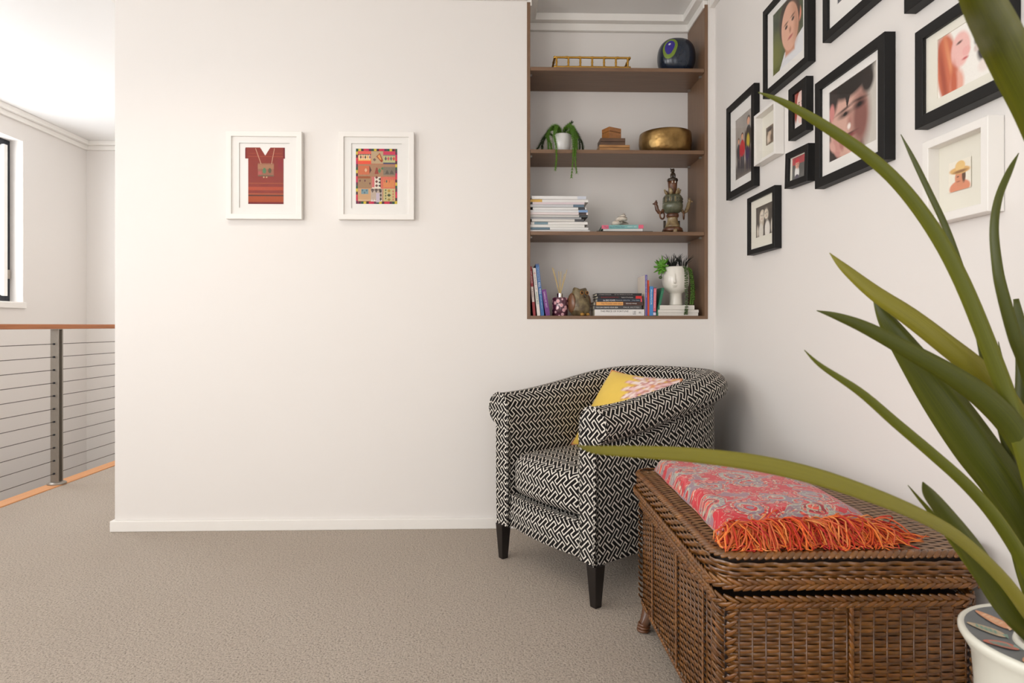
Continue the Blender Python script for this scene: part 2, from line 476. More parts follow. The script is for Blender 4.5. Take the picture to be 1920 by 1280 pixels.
# built-in shelf unit in the alcove
T = 0.0165
unit = thing('shelf_unit', 'walnut-brown laminate shelf unit built into the wall alcove', 'shelf unit', ((AX0 + AX1) / 2, YW, AZ0))
ux = (AX1 - AX0) / 2
UW = AYB - YW - 0.002
SHZ = [1.0477, 1.4668, 1.8726, 2.281]      # top faces, bottom to top
for s in (-1, 1):
    bx(min(s * ux, s * (ux - T)), max(s * ux, s * (ux - T)), -0.003, UW, 0, 2.600 - AZ0).build('side_panel', M_LAMV, unit, bevel=0.001)
bx(-ux + T, ux - T, -0.003, UW, 0, T).build('base_panel', M_LAM, unit, bevel=0.001)
for z in SHZ[1:]:
    sh = bx(-ux + T + 0.001, ux - T - 0.001, -0.001, UW, z - AZ0 - 0.0185, z - AZ0).build('shelf', M_LAM, unit, bevel=0.001)
    for sx in (-1, 1):
        for yy in (0.04, 0.22):
            x0 = sx * (ux - T)
            mb = MB().box(min(x0, x0 - sx * 0.012), max(x0, x0 - sx * 0.012), yy, yy + 0.012, z - AZ0 - 0.0285, z - AZ0 - 0.0190)
            mb.tube([(x0, yy + 0.006, z - AZ0 - 0.026), (x0 - sx * 0.007, yy + 0.006, z - AZ0 - 0.026)], 0.005, 8)
            mb.build('shelf_pin', M_STEEL, unit)

# recessed downlights, all out of view; the hall one is an added light
def downlight(x, y, power, label):
    o = thing('ceiling_downlight', label, 'light', (x, y, CEIL))
    MB().lathe([(0.034, -0.002), (0.050, -0.004), (0.052, 0.0), (0.034, 0.0)], 28, caps=False).build('trim_ring', M_TRIM, o, smooth=True)
    m = bpy.data.materials.get('warm_lamp_lens')
    if not m:
        m = bpy.data.materials.new('warm_lamp_lens'); t = NT(m)
        t.b.inputs['Emission Color'].default_value = (1, 0.9, 0.76, 1); t.b.inputs['Emission Strength'].default_value = 6.0
    MB().lathe([(0.0, -0.001), (0.034, -0.001)], 24, caps=False).build('lamp_lens', m, o)
    d = bpy.data.lights.new('downlight_beam', 'SPOT'); d.energy = power; d.color = (1.0, 0.90, 0.78); d.spot_size = math.radians(150); d.spot_blend = 0.7; d.shadow_soft_size = 0.045
    l = bpy.data.objects.new('downlight_beam', d); COL.objects.link(l); l.parent = o; l.location = (0, 0, -0.02)
downlight(-2.35, 4.25, 15, 'unseen downlight added in the hall ceiling to brighten the stairwell wall')  # added lamp, hidden behind the wall, to brighten the stair side wall
downlight(-1.3, 1.9, 20, 'recessed white downlight in the ceiling in front of the textile pictures')
downlight(-0.6, -0.4, 5, 'recessed white downlight in the ceiling above the camera')
# ------------------------------------------------------------------ key-pattern fabric
def key_fabric(name, unit=0.0039, hwid=0.60, rot=0.0):
    """white interlocking key lines on black: eight bars repeated on a 12 x 17 lattice, in UV metres"""
    m = bpy.data.materials.new(name); t = NT(m)
    uv = t.coords('UV')
    v = t.vmath('SCALE', uv); v.node.inputs['Scale'].default_value = 1.0 / unit
    L, a, b, d = 10.0, 3.0, 4.0, 1.5
    A = [Vector((0, 0))]
    for w in (Vector((L, L)), Vector((a, -a)), Vector((-b, -b)), Vector((a, -a))): A.append(A[-1] + w)
    B = [Vector((6, d))]
    for w in (Vector((L, -L)), Vector((a, a)), Vector((-b, b)), Vector((a, a))): B.append(B[-1] + w)
    acc = None
    r2 = 1 / math.sqrt(2)
    for ch in (A, B):
        for p, q in zip(ch, ch[1:]):
            c = (p + q) / 2; hl = (q - p).length / 2 + hwid
            w = t.new('ShaderNodeVectorMath', operation='WRAP')
            t.link(t.vmath('SUBTRACT', v, (c.x, c.y, 0.0)), w.inputs[0])
            w.inputs[1].default_value = (6.0, 8.5, 1.0); w.inputs[2].default_value = (-6.0, -8.5, -1.0)
            up = (q.x - p.x) * (q.y - p.y) > 0
            al = (r2, r2, 0) if up else (r2, -r2, 0); ac = (r2, -r2, 0) if up else (r2, r2, 0)
            e = t.math('LESS_THAN', t.math('ABSOLUTE', t.vmath('DOT_PRODUCT', w.outputs[0], al)), hl)
            g = t.math('LESS_THAN', t.math('ABSOLUTE', t.vmath('DOT_PRODUCT', w.outputs[0], ac)), hwid)
            k = t.math('MULTIPLY', e, g)
            acc = k if acc is None else t.math('MAXIMUM', acc, k)
    col = t.mix(acc, rgb(24, 20, 19), rgb(226, 219, 208))
    t.link(col, t.b.inputs['Base Color'])
    t.b.inputs['Roughness'].default_value = 0.85; t.b.inputs['Specular IOR Level'].default_value = 0.25
    n = t.noise(t.coords(), 900, 2); t.bump(t.math('ADD', n.outputs[0], t.math('MULTIPLY', acc, 0.7)), 0.25, 0.002)
    return m
M_KEY = key_fabric('black_white_key_fabric')
M_LEG = mat('ebony_stained_leg', (26, 20, 18), 0.35, var=0.1)

CH = thing('armchair', 'tub armchair in black and white interlocking key fabric with dark tapered legs', 'armchair', (0.1716, 2.392, 0.0), (0, 0, math.radians(-55.5)))
CW, CT = 0.264, 0.078           # half width to the middle of the arm, arm thickness
CY0, CYS, CYB = 0.012, 0.44, 0.850
# centre line in plan
pl = []
for i in range(9): pl.append(Vector((CW, CY0 + (CYS - CY0) * i / 8)))
for i in range(1, 32):
    w = PI * i / 32; c_, s_ = math.cos(w), math.sin(w)
    e = 2 / 2.7
    pl.append(Vector((CW * math.copysign(abs(c_) ** e, c_), CYS + (CYB - CYS) * abs(s_) ** e)))
for i in range(9): pl.append(Vector((-CW, CYS + (CY0 - CYS) * i / 8)))
cum = [0.0]
for p, q in zip(pl, pl[1:]): cum.append(cum[-1] + (q - p).length)
TOT = cum[-1]
def sstep(x): x = max(0, min(1, x)); return x * x * (3 - 2 * x)
def top_at(s): 
    k = 1 - abs(2 * s - 1)
    return 0.712 + 0.092 * sstep(k / 0.8)
def arm_profile(T):
    """(outward, z) from the inner foot over the roll to the outer foot"""
    h = CT / 2; r = 0.062
    pr = [(-h, 0.15), (-h, 0.25), (-h, 0.36), (-h, 0.47), (-h, T - 0.16), (-h - 0.003, T - 0.10)]
    cx, cz = 0.022, T - 0.068
    for i in range(13):
        w = math.radians(165 - i * (165 + 98) / 12)
        pr.append((cx + (0.062 + 0.012 * max(0, math.cos(w))) * math.cos(w), cz + 0.068 * math.sin(w)))
    pr += [(h + 0.001, T - 0.148), (h, T - 0.165), (h, 0.45), (h, 0.35), (h - 0.002, 0.25), (h - 0.006, 0.15)]
    return pr
NPR = len(arm_profile(0.75))
def nrm_at(i):
    t = (pl[min(i + 1, len(pl) - 1)] - pl[max(i - 1, 0)]).normalized()
    return Vector((t.y, -t.x))
mb = MB(); rings = []; NS = len(pl) - 1
puv = {}
def shell(u, v):
    i = round(u * NS); k = round(v * (NPR - 1))
    pr = arm_profile(top_at(cum[i] / TOT)); n = nrm_at(i); p = pl[i] + n * pr[k][0]
    ln = 0
    for q in range(k): ln += math.hypot(pr[q + 1][0] - pr[q][0], pr[q + 1][1] - pr[q][1])
    puv[(i, k)] = (cum[i] * (1.0 if k < 10 else 1.06), ln)
    return (p.x, p.y, pr[k][1])
mb.grid(shell, NS, NPR - 1, uvf=lambda u, v: puv[(round(u * NS), round(v * (NPR - 1)))], flip=False)
mb.build('arm_and_back_shell', M_KEY, CH, smooth=True)
# front panels of the arms with piping
for sgn, i in ((1, 0), (-1, NS)):
    pr = arm_profile(top_at(0.0)); n = nrm_at(i); mbp = MB()
    out = [(pl[i].x + n.x * a, b) for a, b in pr]
    cxm = sum(p[0] for p in out) / len(out)
    y0, y1 = CY0 - 0.012, CY0 + 0.012
    ins = [(cxm + (x - cxm) * 0.80, (z - 0.42) * 0.985 + 0.42) for x, z in out]
    vs = [(x, y1, z) for x, z in out] + [(x, CY0 - 0.004, z) for x, z in out] + [(x, y0, z) for x, z in ins]
    N = len(out); fs = []
    for k in range(N):
        k2 = (k + 1) % N
        fs += [(k, k2, N + k2, N + k), (N + k, N + k2, 2 * N + k2, 2 * N + k)]
    # strips across the front so that the concave outline stays clean
    for k in range(N // 2):
        a_, b_, c_, d_ = k, k + 1, N - 2 - k, N - 1 - k
        if b_ < c_: fs.append((2 * N + a_, 2 * N + b_, 2 * N + c_, 2 * N + d_))
        elif b_ == c_: fs.append((2 * N + a_, 2 * N + b_, 2 * N + d_))
    mbp.add(vs, fs)
    o = mbp.build('arm_front_panel', M_KEY, CH, boxuv=True, angle=50)
    o.data.transform(Matrix.Identity(4))
    pip = MB().tube([(x, CY0 - 0.006, z) for x, z in out], 0.0045, 6).build('piping', M_KEY, o, smooth=True, boxuv=True)
# base rail below the seat, slightly bowed, and closed underside
def rail(u, v):
    x = (u - 0.5) * 2 * (CW - CT / 2 + 0.004); bow = 0.022 * (1 - (2 * u - 1) ** 2)
    prof = [(0.06, 0.284), (0.012, 0.284), (0.0, 0.272), (-0.006, 0.21), (0.0, 0.155), (0.012, 0.146), (0.5, 0.146)]
    y, z = prof[round(v * 6)]
    return (x, CY0 + 0.012 + (y - bow if y < 0.4 else y), z)
MB().grid(rail, 16, 6, uvf=lambda u, v: (u * 0.47, [0.06, 0, 0.012, 0.075, 0.130, 0.145, 0.5][round(v * 6)] * -1)).build('front_rail', M_KEY, CH, smooth=True)
# deck under the cushion
dk = [(p.x * 0.9, CY0 + 0.03 + (p.y - CY0) * 0.93) for p in pl]
MB().add([(x, y, 0.283) for x, y in dk] + [(x, y, 0.16) for x, y in dk], [tuple(range(len(dk)))[::-1], tuple(range(len(dk), 2 * len(dk)))] + [(i, (i + 1) % len(dk), len(dk) + (i + 1) % len(dk), len(dk) + i) for i in range(len(dk))]).build('seat_deck', M_KEY, CH, boxuv=True)
# box seat cushion
def seat(u, v):
    a, b = u * 2 * PI, (v - 0.5) * PI
    def sg(x, e): return math.copysign(abs(x) ** e, x)
    x = 0.236 * sg(math.cos(a), 0.22) * sg(math.cos(b), 0.24)
    y = 0.365 * sg(math.sin(a), 0.22) * sg(math.cos(b), 0.24)
    z = 0.088 * sg(math.sin(b), 0.40)
    if z > 0: z += 0.016 * max(0, 1 - (x / 0.24) ** 2) * max(0, 1 - (y / 0.375) ** 2)
    y2 = y - 0.022 * (1 - (x / 0.24) ** 2) * (1 if y < 0 else 0) * min(1, abs(y) / 0.2)
    return (x, y2 + CY0 + 0.377, z + 0.374)
MB().grid(seat, 72, 28, cu=True).build('seat_cushion', M_KEY, CH, smooth=True, boxuv=True)
mb = MB()
for zz in (0.286,):
    pth = []
    for i in range(25):
        x = (i / 24 - 0.5) * 2 * 0.226
        pth.append((x, CY0 + 0.036 - 0.024 * (1 - (x / 0.24) ** 2) - 0.030, zz))
    mb.tube(pth, 0.0055, 6)
mb.build('seat_piping', M_KEY, CH, smooth=True, boxuv=True)
for (lx, ly) in ((-0.285, 0.026), (0.285, 0.026), (-0.235, 0.68), (0.235, 0.68)):
    mb = MB(); vs = []
    for z, r in ((0.150, 0.024), (0.0, 0.0145)):
        k = 0.012 if z == 0 and ly > 0.3 else 0
        vs += [(lx - r, ly - r + k, z), (lx + r, ly - r + k, z), (lx + r, ly + r + k, z), (lx - r, ly + r + k, z)]
    mb.add(vs, [(3, 2, 1, 0), (4, 5, 6, 7), (0, 1, 5, 4), (1, 2, 6, 5), (2, 3, 7, 6), (3, 0, 4, 7)][0:2] + [(0, 4, 5, 1)[::-1], (1, 5, 6, 2)[::-1], (2, 6, 7, 3)[::-1], (3, 7, 4, 0)[::-1]])
    mb.build('leg', M_LEG, CH, bevel=0.002)

# yellow cushion with a pale chrysanthemum
def flower_img():
    nx = ny = 110
    ops = [('n', (232, 190, 74), 9, 0.35)]
    fx, fy = 0.80, 0.80
    for ring, (R, n, ln, wd) in enumerate(((0.27, 18, .085, .032), (0.20, 15, .08, .032), (0.13, 11, .065, .03), (0.06, 7, .045, .026))):
        for k in range(n):
            a = 360 * (k + 0.5 * (ring % 2)) / n; ca, sa = math.cos(math.radians(a)), math.sin(math.radians(a))
            x, y = fx + R * ca, fy + R * sa
            ops.append(('e', x, y, ln, wd, a, (196, 120, 116), 0.006))
            ops.append(('e', x, y, ln - .009, wd - .009, a, (247, 226, 218) if (k + ring) % 3 else (240, 200, 198), 0.006))
    ops.append(('e', fx, fy, .03, .03, 0, (226, 160, 110), 0.01))
    return paint(nx, ny, (240, 204, 92), ops, grain=0.01)
cimg = flower_img()
M_CUSH = mat('yellow_cotton_print', rough=0.85, attr=True, var=0.03, bump=0.15, bscale=900, sheen=0.1)
S = 0.205
lcl = Matrix.Rotation(math.radians(-55.5), 4, 'Z')
def chair_pt(x, y, z): 
    v = lcl @ Vector((x, y, z)); return Vector((0.1716 + v.x, 2.392 + v.y, z))
cu = thing('scatter_cushion', 'yellow square cushion with pale pink flower propped in the tub armchair', 'cushion', chair_pt(-0.018, 0.365, 0.452), (math.radians(-37), math.radians(2), math.radians(-55)))
mb = MB(); NXc = 44
for sd in (-1, 1):
    o0 = len(mb.v)
    for j in range(NXc + 1):
        for i in range(NXc + 1):
            a, b = 2 * i / NXc - 1, 2 * j / NXc - 1
            pinch = 1 - 0.075 * (1 - abs(a) ** 2) * abs(b) ** 3 if True else 1
            x = S * a * (1 - 0.07 * (1 - b * b) * abs(a) ** 3); z = S * b * (1 - 0.09 * (1 - a * a) * abs(b) ** 3)
            th = 0.075 * ((1 - abs(a) ** 2.6) * (1 - abs(b) ** 2.6)) ** 0.55
            mb.v.append((x, sd * th, z + S))
            mb.c.append(tuple(cimg[min(109, int((b + 1) / 2 * 109.9)), min(109, int((a + 1) / 2 * 109.9))]) + (1.0,))
    for j in range(NXc):
        for i in range(NXc):
            q = (o0 + j * (NXc + 1) + i, o0 + j * (NXc + 1) + i + 1, o0 + (j + 1) * (NXc + 1) + i + 1, o0 + (j + 1) * (NXc + 1) + i)
            mb.f.append(q if sd < 0 else q[::-1]); mb.uv.append(None)
mb.build('cover', M_CUSH, cu, smooth=True, cols=True)
pth = []
for k in range(4 * 20):
    e, f_ = divmod(k, 20); w = 2 * f_ / 20 - 1
    a, b = [(w, -1), (1, w), (-w, 1), (-1, -w)][e]
    pth.append((S * a * (1 - 0.07 * (1 - b * b) * abs(a) ** 3), 0, S * b * (1 - 0.09 * (1 - a * a) * abs(b) ** 3) + S))
MB().tube(pth + [pth[0]], 0.004, 6).build('piping', mat('coral_piping', (214, 142, 96), 0.8), cu, smooth=True)
# ------------------------------------------------------------------ rattan chest
def rattan_mat(name, c1, c2, rough=0.38, coat=0.25):
    m = bpy.data.materials.new(name); t = NT(m); co = t.coords()
    n = t.noise(co, 38, 4, 0.6); n2 = t.noise(co, 500, 2)
    a = t.new('ShaderNodeAttribute', attribute_name='Col')
    c = t.ramp(n.outputs[0], [(0.25, rgb(c1)), (0.75, rgb(c2))])
    t.link(t.mix(1.0, c, a.outputs['Color'], 'MULTIPLY'), t.b.inputs['Base Color'])
    t.b.inputs['Roughness'].default_value = rough; t.b.inputs['Coat Weight'].default_value = coat; t.b.inputs['Coat Roughness'].default_value = 0.25
    t.bump(n2.outputs[0], 0.15, 0.001)
    return m
M_RAT = rattan_mat('brown_rattan', (80, 45, 11), (134, 85, 30), 0.30, 0.4)
M_RATD = mat('dark_gap_shade', (38, 22, 12), 0.8)  # dark backing colour stands in for shade seen through the weave gaps
CX0, CX1, CY_0, CY_1 = 0.462, 1.058, 1.275, 2.055
CXM, CYM = (CX0 + CX1) / 2, (CY_0 + CY_1) / 2
CST = thing('rattan_chest', 'brown woven rattan chest with braided lid against the picture wall', 'chest', (CXM, CYM, 0.0))
HX, HY = (CX1 - CX0) / 2, (CY_1 - CY_0) / 2
rr = random.Random(3)
def tint(lo=0.72, hi=1.15):
    k = rr.uniform(lo, hi); return (k, k * rr.uniform(0.93, 1.03), k * rr.uniform(0.85, 1.02), 1)
class Perim:
    """rounded rectangle in plan, walked counter-clockwise; at(s) -> point, outward normal, tangent"""
    def __init__(s, hx, hy, r):
        s.hx, s.hy, s.r = hx, hy, r
        s.sx, s.sy, s.q = 2 * (hx - r), 2 * (hy - r), PI / 2 * r
        s.L = 2 * (s.sx + s.sy) + 4 * s.q
    def at(s, d):
        d %= s.L; hx, hy, r = s.hx, s.hy, s.r
        segs = [(s.sx, 'l', (-hx + r, -hy), (1, 0)), (s.q, 'a', (hx - r, -hy + r), -90), (s.sy, 'l', (hx, -hy + r), (0, 1)), (s.q, 'a', (hx - r, hy - r), 0),
                (s.sx, 'l', (hx - r, hy), (-1, 0)), (s.q, 'a', (-hx + r, hy - r), 90), (s.sy, 'l', (-hx, hy - r), (0, -1)), (s.q, 'a', (-hx + r, -hy + r), 180)]
        for ln, k, a, b in segs:
            if d <= ln + 1e-9:
                if k == 'l':
                    return Vector((a[0] + b[0] * d, a[1] + b[1] * d)), Vector((b[1], -b[0])), Vector(b)
                w = math.radians(b) + d / r
                return Vector((a[0] + r * math.cos(w), a[1] + r * math.sin(w))), Vector((math.cos(w), math.sin(w))), Vector((-math.sin(w), math.cos(w)))
            d -= ln
        return s.at(0)
def weave_wrap(per, z0, z1, pitch, stake, amp, lean=0.0, skip=1):
    """rows of ribbon going in and out round the whole perimeter"""
    mb = MB(); nst = int(per.L / stake / 2) * 2; seg = 4; N = nst * seg
    rows = int((z1 - z0) / pitch)
    base = [per.at(per.L * i / N) for i in range(N)]
    for r in range(rows):
        zc = z0 + (r + 0.5) * pitch; o = len(mb.v); c0 = tint(); jt = rr.uniform(-0.3, 0.3)
        for i in range(N):
            p, n, _ = base[i]
            w = math.sin(PI * i / seg + PI * (r // skip) + jt); w = math.copysign(abs(w) ** 0.45, w)
            off = amp * w + rr.uniform(-0.0003, 0.0003); zz = rr.uniform(-0.0004, 0.0004)
            ln = lean * (zc - z0)
            for dz, dn in ((-0.52 * pitch, -0.0010), (0, 0.0013), (0.52 * pitch, -0.0010)):
                q = p + n * (off + dn + ln); mb.v.append((q.x, q.y, zc + dz + zz))
                k = 1.0 if w > -0.2 else 0.8  # strand colour dimmed where it dips inward, imitating shade
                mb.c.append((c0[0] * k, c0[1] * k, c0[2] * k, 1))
        for i in range(N):
            j = (i + 1) % N
            for k in (0, 1):
                mb.f.append((o + i * 3 + k, o + j * 3 + k, o + j * 3 + k + 1, o + i * 3 + k + 1)); mb.uv.append(None)
    return mb, nst
def lobe(mb, c, ax, wd, nr, la, lw, col):
    """one plait lobe: a plump pointed strip along ax"""
    ax, nr = ax.normalized(), nr.normalized(); sd = ax.cross(nr)
    o = len(mb.v); K = 5
    for i in range(K):
        f = i / (K - 1); x = (f - 0.5) * la; r = lw * (0.35 + 0.65 * math.sin(PI * min(1, max(0, 0.12 + 0.76 * f)))) 
        h = wd * math.sin(PI * (0.10 + 0.8 * f))
        for a in range(6):
            w = 2 * PI * a / 6
            mb.v.append(tuple(c + ax * x + sd * (r * math.cos(w)) + nr * (h + 0.45 * r * math.sin(w)))); mb.c.append(col)
    for i in range(K - 1):
        for a in range(6):
            mb.f.append((o + i * 6 + a, o + i * 6 + (a + 1) % 6, o + (i + 1) * 6 + (a + 1) % 6, o + (i + 1) * 6 + a)); mb.uv.append(None)
    mb.f.append(tuple(o + a for a in range(6))[::-1]); mb.uv.append(None)
    mb.f.append(tuple(o + (K - 1) * 6 + a for a in range(6))); mb.uv.append(None)
def braid(per, z, off, step, width, la, lw, rope=False, tilt=0.0):
    mb = MB(); n = int(per.L / step)
    for i in range(n):
        p, nr, tg = per.at(per.L * i / n)
        N3 = Vector((nr.x, nr.y, 0)); T3 = Vector((tg.x, tg.y, 0)); U = Vector((0, 0, 1))
        Nn = (N3 * math.cos(tilt) + U * math.sin(tilt)); Bn = (U * math.cos(tilt) - N3 * math.sin(tilt))
        c = Vector((p.x, p.y, z)) + N3 * off
        if rope:
            lobe(mb, c, T3 * 0.86 + Bn * 0.5, 0.002, Nn, la, lw, tint(0.8, 1.25))
        else:
            for s in (-1, 1):
                cc = c + Bn * (s * width * 0.24) + T3 * (step * 0.25 * s)
                lobe(mb, cc, T3 * 0.94 - Bn * (0.33 * s), 0.003, Nn, la, lw, tint(0.8, 1.25))
    return mb
pb = Perim(HX - 0.022, HY - 0.022, 0.035)
MB().box(-HX + 0.03, HX - 0.03, -HY + 0.03, HY - 0.03, 0.088, 0.405).build('dark_gap_backing', M_RATD, CST)  # dark core behind the strands, so the gaps look shaded
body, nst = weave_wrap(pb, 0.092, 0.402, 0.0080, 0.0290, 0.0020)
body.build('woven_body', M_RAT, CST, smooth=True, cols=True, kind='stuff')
mb = MB()
for i in range(nst):
    p, n, _ = pb.at(pb.L * (i + 0.5) / nst - pb.L * 0.5 / nst)
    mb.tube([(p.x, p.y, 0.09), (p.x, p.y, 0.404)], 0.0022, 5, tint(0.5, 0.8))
mb.build('stakes', M_RAT, CST, smooth=True, cols=True, kind='stuff')
braid(pb, 0.412, 0.007, 0.0190, 0.026, 0.034, 0.0056).build('body_rim_braid', M_RAT, CST, smooth=True, cols=True, kind='stuff')
braid(pb, 0.090, 0.004, 0.0150, 0.022, 0.024, 0.0058, rope=True).build('base_braid', M_RAT, CST, smooth=True, cols=True, kind='stuff')
# twisted ribs up the sides
def rib(x, y, nx, ny):
    mb = MB()
    for k in range(22):
        z = 0.10 + k * 0.0145
        lobe(mb, Vector((x, y, z)), Vector((0.28 * ny, -0.28 * nx, 1.0)), 0.003, Vector((nx, ny, 0)), 0.026, 0.0050, tint(0.85, 1.3))
    mb.build('rib', M_RAT, CST, smooth=True, cols=True)
for yy in (0.20, -0.05, -0.26): rib(-HX + 0.018, yy, -1, 0); rib(HX - 0.018, yy, 1, 0)
for xx in (0.0,): rib(xx, -HY + 0.018, 0, -1); rib(xx, HY - 0.018, 0, 1)
# plaited corner strips
for sx in (-1, 1):
    for sy in (-1, 1):
        mb = MB()
        c0 = Vector((sx * (HX - 0.028), sy * (HY - 0.028), 0)); dn = Vector((sx, sy, 0)).normalized(); tn = Vector((-dn.y, dn.x, 0))
        for k in range(17):
            z = 0.10 + k * 0.0185
            for s in (-1, 1):
                lobe(mb, c0 + Vector((0, 0, z + 0.006 * s)) + tn * (0.014 * s), tn * 0.75 * s + Vector((0, 0, 0.66)), 0.004, (dn + tn * 0.5 * s), 0.034, 0.0052, tint(0.8, 1.2))
        mb.build('corner_plait', M_RAT, CST, smooth=True, cols=True)
# cane legs with a raking brace
M_CANE = rattan_mat('dark_cane_pole', (82, 48, 26), (112, 68, 38), 0.3, 0.4)
for sx in (-1, 1):
    for sy in (-1, 1):
        x, y = sx * (HX - 0.045), sy * (HY - 0.05)
        mb = MB()
        mb.tube([(x, y, 0.12), (x + sx * 0.012, y + sy * 0.0, 0.05), (x + sx * 0.028, y - sy * 0.015, 0.0)], [0.016, 0.017, 0.018], 10)
        L = mb.build('leg', M_CANE, CST, angle=50, cols=True)
        MB().tube([(x + sx * 0.024, y - sy * 0.10, 0.10), (x + sx * 0.022, y - sy * 0.016, 0.02)], 0.010, 8).build('brace', M_CANE, L, angle=50, cols=True)
        m2 = MB()
        for k in range(3): m2.torus((x + sx * (0.026 - 0.002 * k), y - sy * 0.013, 0.008 + 0.009 * k), 0.017, 0.005, 14, 6)
        m2.build('cane_binding', M_CANE, L, smooth=True, cols=True)
# lid
pli = Perim(HX, HY, 0.055)
LZ0, LZ1 = 0.444, 0.514
def crown(x, y): return 0.012 * max(0, 1 - (x / HX) ** 2) * max(0, 1 - (y / HY) ** 2)
def lidtop(u, v):
    x, y = (u * 2 - 1) * (HX - 0.022), (v * 2 - 1) * (HY - 0.022)
    return (x, y, LZ1 - 0.0045 + crown(x, y))
LID = MB().grid(lidtop, 10, 12).box(-HX + 0.022, HX - 0.022, -HY + 0.022, HY - 0.022, LZ0 + 0.002, LZ1 - 0.006).build('lid', M_RATD, CST)
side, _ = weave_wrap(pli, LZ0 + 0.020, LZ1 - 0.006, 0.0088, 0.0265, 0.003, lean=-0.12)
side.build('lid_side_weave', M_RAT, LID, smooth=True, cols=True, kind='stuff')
# top weave: ribbons across, stakes along
mb = MB(); pit = 0.0098; stk = 0.0215
rows = int((2 * HY - 0.02) / pit); nst2 = int((2 * HX - 0.016) / stk)
for r in range(rows):
    yc = -HY + 0.01 + (r + 0.5) * pit; c0 = tint(0.85, 1.15); o = len(mb.v); N = nst2 * 4
    ey = max(0, abs(yc) - (HY - 0.05)); inset = 0.05 - math.sqrt(max(0, 0.05 ** 2 - ey ** 2)) if ey > 0 else 0
    for i in range(N + 1):
        x = -HX + 0.008 + inset + (2 * HX - 0.016 - 2 * inset) * i / N
        w = math.sin(PI * i / 4 + PI * r); h = 0.0010 * w + crown(x, yc) + LZ1 + rr.uniform(-0.0002, 0.0002)
        for dy, dh in ((-0.47 * pit, -0.0008), (0, 0.0007), (0.47 * pit, -0.0008)):
            mb.v.append((x, yc + dy, h + dh)); k = 1.0 if w > -0.3 else 0.85  # shade of the ribbon's dips put into its tint
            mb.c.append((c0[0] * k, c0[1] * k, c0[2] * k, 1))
    for i in range(N):
        for k in (0, 1):
            mb.f.append((o + i * 3 + k, o + (i + 1) * 3 + k, o + (i + 1) * 3 + k + 1, o + i * 3 + k + 1)); mb.uv.append(None)
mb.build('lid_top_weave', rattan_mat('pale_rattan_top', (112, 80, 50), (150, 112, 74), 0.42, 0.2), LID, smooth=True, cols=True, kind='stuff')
braid(pli, LZ1 + 0.001, -0.004, 0.0150, 0.02, 0.030, 0.0068, rope=True, tilt=0.9).build('lid_edge_rope', M_RAT, LID, smooth=True, cols=True, kind='stuff')
braid(pli, LZ0 + 0.014, 0.005, 0.0190, 0.022, 0.034, 0.0052).build('lid_rim_braid', M_RAT, LID, smooth=True, cols=True, kind='stuff')

